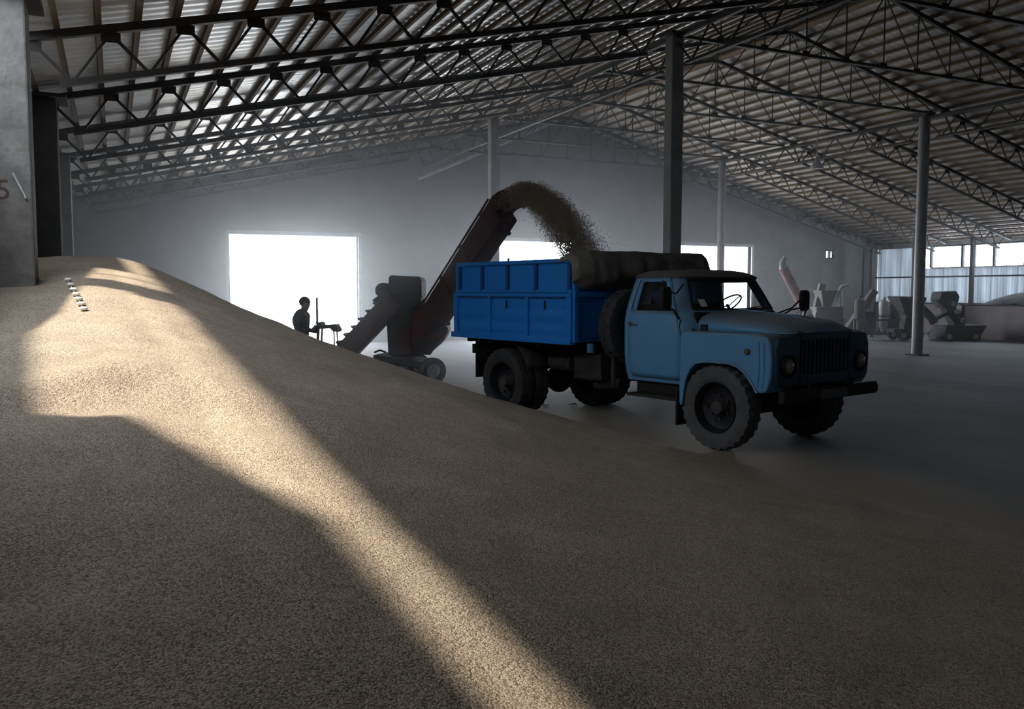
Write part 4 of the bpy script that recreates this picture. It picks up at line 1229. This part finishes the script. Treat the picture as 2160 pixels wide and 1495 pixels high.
mr = n.new('ShaderNodeMath'); mr.operation = 'DIVIDE'; mr.inputs[1].default_value = 2.0; l.new(sx.outputs['Z'], mr.inputs[0]); l.new(mr.outputs[0], rp.inputs[0])
rp.color_ramp.elements[0].color = (.03, .03, .03, 1)
e = rp.color_ramp.elements[1]; e.position = .05; e.color = (.04, .045, .06, 1)
e = rp.color_ramp.elements.new(.47); e.color = (.10, .11, .12, 1)
e = rp.color_ramp.elements.new(.733); e.color = (.30, .19, .14, 1)
l.new(rp.outputs[0], b.inputs['Base Color'])
bme.materials.append(m)
# face and hair
MB().sphere((.045, 0, 1.585), .105, (1.0, .88, .92), 18, 10).build('hair', 'machine', pn, smooth=70)
MB().loft([[(.155, -.012, 1.545), (.155, .012, 1.545), (.15, .006, 1.585), (.15, -.006, 1.585)], [(.178, -.008, 1.548), (.178, .008, 1.548), (.165, .004, 1.57), (.165, -.004, 1.57)]]).build('nose', m, pn, smooth=60)
for s_ in (-1, 1):
    MB().sphere((.06, s_ * .082, 1.56), .028, (.7, .35, 1.1), 10, 6).build('ear', m, pn, smooth=60)
    MB().sphere((.148, s_ * .032, 1.578), .011, (1, 1, .7), 8, 6).build('eye', 'interior', pn, smooth=60)
MB().tube([(.152, -.022, 1.515), (.160, 0, 1.513), (.152, .022, 1.515)], .006, 6).build('mouth', 'red', pn, smooth=60)
po = thing('pole', 'thin upright wooden pole held by the person in the gateway', 'pole', pp_ + CR * .27, 0)
MB().tube([(0, 0, 0), (0, 0, 1.0), (.0, 0, 1.66)], .021, 10).build('shaft', 'wood', po, smooth=40)
MB().box(-.16, .16, -.015, .015, 0, .22).build('blade', 'machine', po)

# low trestle-like winnower in the gateway, right of the person
q0 = c2h(692, 612, 16.6); q0.z = 0
wv_ = thing('small_conveyor', 'small low conveyor on thin legs, dark against the bright gateway', 'conveyor', q0, math.atan2(CR.y, CR.x))
k = 16.6 / 1850
zz = lambda py: CAMZ + (612 - py) * k
xx = lambda px: (px - 692) * k
MB().obox((xx(674), 0, zz(689)), (xx(708), 0, zz(687)), .30, .07).build('belt_frame', 'machine', wv_, bevel=.01)
MB().tube([(xx(677), -.17, zz(684)), (xx(677), .17, zz(684))], .055, 14).build('drive_drum', 'machine', wv_, smooth=40)
MB().loft([[(xx(a) , s_ * .17, zz(b_)) for a, b_ in ((700, 683), (712, 683), (718, 695), (716, 699), (706, 698), (700, 692))] for s_ in (-1, 1)]).build('discharge_hood', 'machine', wv_)
for s_ in (-1, 1):
    MB().tube([(xx(676), s_ * .14, zz(690)), (xx(668), s_ * .2, 0)], .02, 8).build('leg', 'machine', wv_, smooth=40)
    MB().tube([(xx(707), s_ * .14, zz(693)), (xx(711), s_ * .2, 0)], .014, 8).build('leg', 'machine', wv_, smooth=40)

# ------------------------------------------------------------------ machines parked along the right and far walls
def frame_at(px, dep):
    p = c2h(px, 612, dep); p.z = 0
    k = dep / 1850
    return p, (lambda q: (q - px) * k), (lambda q: CAMZ + (612 - q) * k), math.atan2(CR.y, CR.x)
# pale pink auger leaning behind the truck's bonnet
p, X_, Z_, rz = frame_at(1690, 27.0)
au = thing('auger', 'faded pink grain auger leaning up behind the truck bonnet', 'auger', p, rz)
a0, a1 = (X_(1712), 0, Z_(680)), (X_(1651), 0, Z_(567))
MB().tube([a0, a1], .15, 16).build('barrel', 'paleRed', au, smooth=40)
MB().tube([(X_(1703), 0, Z_(663)), (X_(1698), 0, Z_(654))], .175, 16).build('white_band', 'white', au, smooth=40)
MB().tube([a1, (X_(1648), 0, Z_(553)), (X_(1653), -.05, Z_(541))], [.14, .10, .07], 14).build('spout', 'palegrey', au, smooth=40)
MB().tube([a1, (X_(1644), .1, Z_(566))], .05, 8).build('spout_hinge', 'palegrey', au)
MB().loft([[(X_(1700), s_ * .4, .75), (X_(1735), s_ * .4, .75), (X_(1730), s_ * .25, .28), (X_(1706), s_ * .25, .28)] for s_ in (-1, 1)]).build('intake_hopper', 'paleRed', au)
for s_ in (-1, 1):
    MB().tube([(X_(1690), 0, Z_(640)), (X_(1675), s_ * .5, .25)], .03, 8).build('leg', 'darkgrey', au)
    w_ = machine_wheel(au, Vector((X_(1675), s_ * .55, .27)), Vector((0, 1, 0)), .27, .15)
# seed cleaner: sieve body on legs, feed hopper, fan drum, elevator leg, elbow pipe
p, X_, Z_, rz = frame_at(1742, 33.0)
cv = thing('seed_cleaner', 'brown-grey seed cleaner with fan drum in the dim corner behind the bonnet', 'machine', p, rz)
MB().box(X_(1712), X_(1768), -.5, .5, Z_(688), Z_(646)).build('sieve_body', 'brownmach', cv, bevel=.03)
MB().loft([[(X_(1722), -.45, Z_(612)), (X_(1756), -.45, Z_(612)), (X_(1756), .45, Z_(612)), (X_(1722), .45, Z_(612))], [(X_(1732), -.2, Z_(646)), (X_(1748), -.2, Z_(646)), (X_(1748), .2, Z_(646)), (X_(1732), .2, Z_(646))]]).build('feed_hopper', 'brownmach', cv)
MB().tube([(X_(1722), -.56, Z_(664)), (X_(1722), -.2, Z_(664))], .24, 22).build('fan_drum', 'darkgrey', cv, smooth=40)
MB().obox((X_(1716), .2, Z_(690)), (X_(1736), .2, Z_(598)), .26, .22).build('elevator_leg', 'brownmach', cv, bevel=.02)
MB().tube([(X_(1765), -.3, Z_(660)), (X_(1764), -.3, Z_(612)), (X_(1768), -.3, Z_(605)), (X_(1780), -.3, Z_(602))], .09, 14).build('exhaust_elbow', 'palegrey', cv, smooth=40)
for px in (1716, 1764):
    for s_ in (-1, 1):
        MB().box(X_(px) - .05, X_(px) + .05, s_ * .42 - .05, s_ * .42 + .05, 0, Z_(686)).build('leg', 'darkgrey', cv)
for i in range(3):
    MB().box(X_(1715), X_(1765), -.53, -.50, Z_(682 - i * 12), Z_(679 - i * 12)).build('sieve_rail', 'darkgrey', cv)
# sorter with upright drums on an open frame
p, X_, Z_, rz = frame_at(1830, 34.5)
dl = thing('drum_sorter', 'dark grey sorter with three upright drums in the far right corner', 'machine', p, rz)
for px, r, top, mt in ((1800, .20, 628, 'brownmach'), (1850, .19, 630, 'palegrey'), (1874, .17, 642, 'darkgrey')):
    MB().lathe([(Z_(700), r * .25), (Z_(688), r * .9), (Z_(640), r), (Z_(top + 5), r * .95), (Z_(top), r * .4), (Z_(top - 5), r * .35)], 'z', 20, c=(X_(px), -.6, 0)).build('drum', mt, dl, smooth=40)
    MB().lathe([(-.02, r * 1.05), (.02, r * 1.05)], 'z', 20, c=(X_(px), -.6, Z_(665))).build('drum_band', 'machine', dl, smooth=40)
MB().obox((X_(1786), -.1, Z_(695)), (X_(1840), -.1, Z_(612)), .35, .25).build('inclined_conveyor', 'darkgrey', dl, bevel=.02)
MB().box(X_(1815), X_(1842), -.3, .3, Z_(700), Z_(655)).build('gear_case', 'machine', dl, bevel=.03)
MB().box(X_(1782), X_(1884), -.85, -.75, .08, .18).build('frame_rail', 'darkgrey', dl)
MB().box(X_(1782), X_(1884), .35, .45, .08, .18).build('frame_rail', 'darkgrey', dl)
for px in (1786, 1822, 1862, 1882):
    for y_ in (-.8, .4):
        MB().box(X_(px) - .04, X_(px) + .04, y_ - .04, y_ + .04, 0, Z_(672)).build('leg', 'darkgrey', dl)
MB().box(X_(1784), X_(1884), -.84, -.78, Z_(674), Z_(671)).build('top_rail', 'darkgrey', dl)
# hopper trailer left of the round column
p, X_, Z_, rz = frame_at(1912, 31.5)
hp = thing('hopper_loader', 'dark hopper loader on small wheels just left of the round column', 'machine', p, rz)
MB().loft([[(X_(1882), -.5, Z_(624)), (X_(1938), -.5, Z_(626)), (X_(1938), .5, Z_(626)), (X_(1882), .5, Z_(624))], [(X_(1884), -.5, Z_(629)), (X_(1938), -.5, Z_(632)), (X_(1938), .5, Z_(632)), (X_(1884), .5, Z_(629))], [(X_(1905), -.2, Z_(664)), (X_(1932), -.2, Z_(664)), (X_(1932), .2, Z_(664)), (X_(1905), .2, Z_(664))]]).build('hopper', 'darkgrey', hp)
MB().obox((X_(1918), 0, Z_(660)), (X_(1910), 0, Z_(700)), .4, .35).build('elevator', 'machine', hp, bevel=.02)
MB().box(X_(1878), X_(1938), -.35, .35, Z_(700), Z_(693)).build('chassis', 'machine', hp)
MB().tube([(X_(1925), -.3, Z_(640)), (X_(1955), -.3, Z_(668)), (X_(1962), -.3, Z_(680))], .14, 14).build('discharge_pipe', 'machine', hp, smooth=40)
for px in (1895, 1925):
    for s_ in (-1, 1):
        machine_wheel(hp, Vector((X_(px), s_ * .42, .2)), Vector((0, 1, 0)), .2, .12)
# scraper loader with trough right of the round column
p, X_, Z_, rz = frame_at(2015, 31.5)
sl = thing('scraper_loader', 'dark scraper loader with a slanting head above a wide trough, right of the round column', 'machine', p, rz)
MB().loft([[(X_(1972), y_, Z_(715)), (X_(2048), y_, Z_(715)), (X_(2066), y_, Z_(684)), (X_(1983), y_, Z_(684))] for y_ in (-.55, .55)]).build('trough', 'machine', sl, bevel=.03)
MB().obox((X_(2022), 0, Z_(690)), (X_(1985), 0, Z_(625)), .5, .34).build('elevator', 'greenmach', sl, bevel=.03)
MB().loft([[(X_(a), y_, Z_(b_)) for a, b_ in ((1970, 632), (1974, 615), (2004, 613), (2012, 625), (2006, 646), (1985, 650))] for y_ in (-.4, .4)]).build('head_cover', 'greenmach', sl, bevel=.05)
MB().obox((X_(1968), -.1, Z_(672)), (X_(2000), -.1, Z_(655)), .3, .10).build('chute', 'greenmach', sl, bevel=.01)
for px, py in ((1998, 640), (2009, 656), (2022, 675)):
    MB().tube([(X_(px), -.42, Z_(py)), (X_(px), -.26, Z_(py))], .085, 16).build('pulley', 'palegrey', sl, smooth=40)
MB().obox((X_(2020), .1, Z_(690)), (X_(2024), .1, Z_(655)), .16, .18).build('motor', 'greenmach', sl, bevel=.03)
for px in (1985, 2040):
    for s_ in (-1, 1):
        machine_wheel(sl, Vector((X_(px), s_ * .62, .17)), Vector((0, 1, 0)), .17, .10)
# low storage bay against the right wall, with a mound in it
bay = struct(MB().box(29.2, 29.36, 15.0, 23.2, 0, 1.22).build('wall_bay', 'lowwall'))
MB().box(29.2, XR, 23.05, 23.2, 0, 1.22).build('return_wall', 'lowwall', bay)
MB().box(29.16, 29.40, 15.0, 23.24, 1.22, 1.27).build('coping', 'darkgrey', bay)
gh = MB()
def mound(u, v):
    x_, y_ = -1.02 + 2.04 * u, -4.5 + 5.5 * v
    r_ = max(0, 1 - ((x_ - .1) / 1.6) ** 2) * max(.0, 1 - (abs(y_ + .35) / 1.9) ** 2)
    return (x_, y_, .9 + .80 * r_ + .04 * noise.noise((x_ * 2, y_ * 2, 2)))
gh.grid(mound, 24, 40)
gho = gh.build('bulk_pile', 'darkgrey', None, smooth=60); gho.location = (30.42, 21.9, 0); gho['kind'] = 'stuff'
tag(gho, 'grey mound of bulk material in the walled bay at the far right', 'pile')

# two scraps of white litter under the truck
for px, py, r, lab in ((1209, 855, .035, 'bright white scrap of litter on the floor under the truck'), (1152, 857, .028, 'dull pale scrap of litter behind the rear wheel')):
    dep = 1850 * CAMZ / (py - 612)
    p = c2h(px, py, dep)
    mb = MB()
    mb.grid(lambda u, v: (p.x + (u - .5) * r * 3.4, p.y + (v - .5) * r * 2.4, .012 + .03 * abs(noise.noise((u * 3 + px, v * 3, 5)))), 6, 6)
    tag(mb.build('paper_scrap', 'white' if px > 1200 else 'palegrey', None, smooth=60, solid=.003), lab, 'litter')

# ------------------------------------------------------------------ dust haze hanging in the far half of the hall
def haze(name, y0, y1, dens, lab, col=(.90, .91, .93), g=.65):
    sec = [(XL + .03, 0.01), (XR - .05, 0.01), (XR - .05, roof(XR) - .2), (XR0, ZRIDGE - .15), (XL + .03, roof(XL) - .1)]
    o = MB().prism(sec, 'y', y0, y1).build(name, None)
    m, n, l = new_mat(name)
    n.remove(n['Principled BSDF'])
    v = n.new('ShaderNodeVolumeScatter')
    v.inputs['Color'].default_value = (*col, 1); v.inputs['Anisotropy'].default_value = g
    tc = n.new('ShaderNodeTexCoord'); sx = n.new('ShaderNodeSeparateXYZ'); l.new(tc.outputs['Object'], sx.inputs[0])
    mr = n.new('ShaderNodeMapRange'); mr.interpolation_type = 'SMOOTHSTEP'
    mr.inputs['From Min'].default_value = 7.0; mr.inputs['From Max'].default_value = 20.0
    mr.inputs['To Min'].default_value = dens; mr.inputs['To Max'].default_value = dens * .10
    l.new(sx.outputs['X'], mr.inputs['Value']); mz = n.new('ShaderNodeMapRange'); mz.interpolation_type = 'SMOOTHSTEP'
    mz.inputs['From Min'].default_value = 2.5; mz.inputs['From Max'].default_value = 7.0; mz.inputs['To Min'].default_value = 1.0; mz.inputs['To Max'].default_value = .4
    l.new(sx.outputs['Z'], mz.inputs['Value'])
    mu = n.new('ShaderNodeMath'); mu.operation = 'MULTIPLY'; l.new(mr.outputs[0], mu.inputs[0]); l.new(mz.outputs[0], mu.inputs[1])
    l.new(mu.outputs[0], v.inputs['Density'])
    l.new(v.outputs[0], n['Material Output'].inputs['Volume'])
    o.data.materials.append(m); o['kind'] = 'stuff'
    tag(o, lab, 'haze')
    return o
haze('dust_haze', 13.2, YB - .06, 0.028, 'pale dust haze filling the far half of the hall')
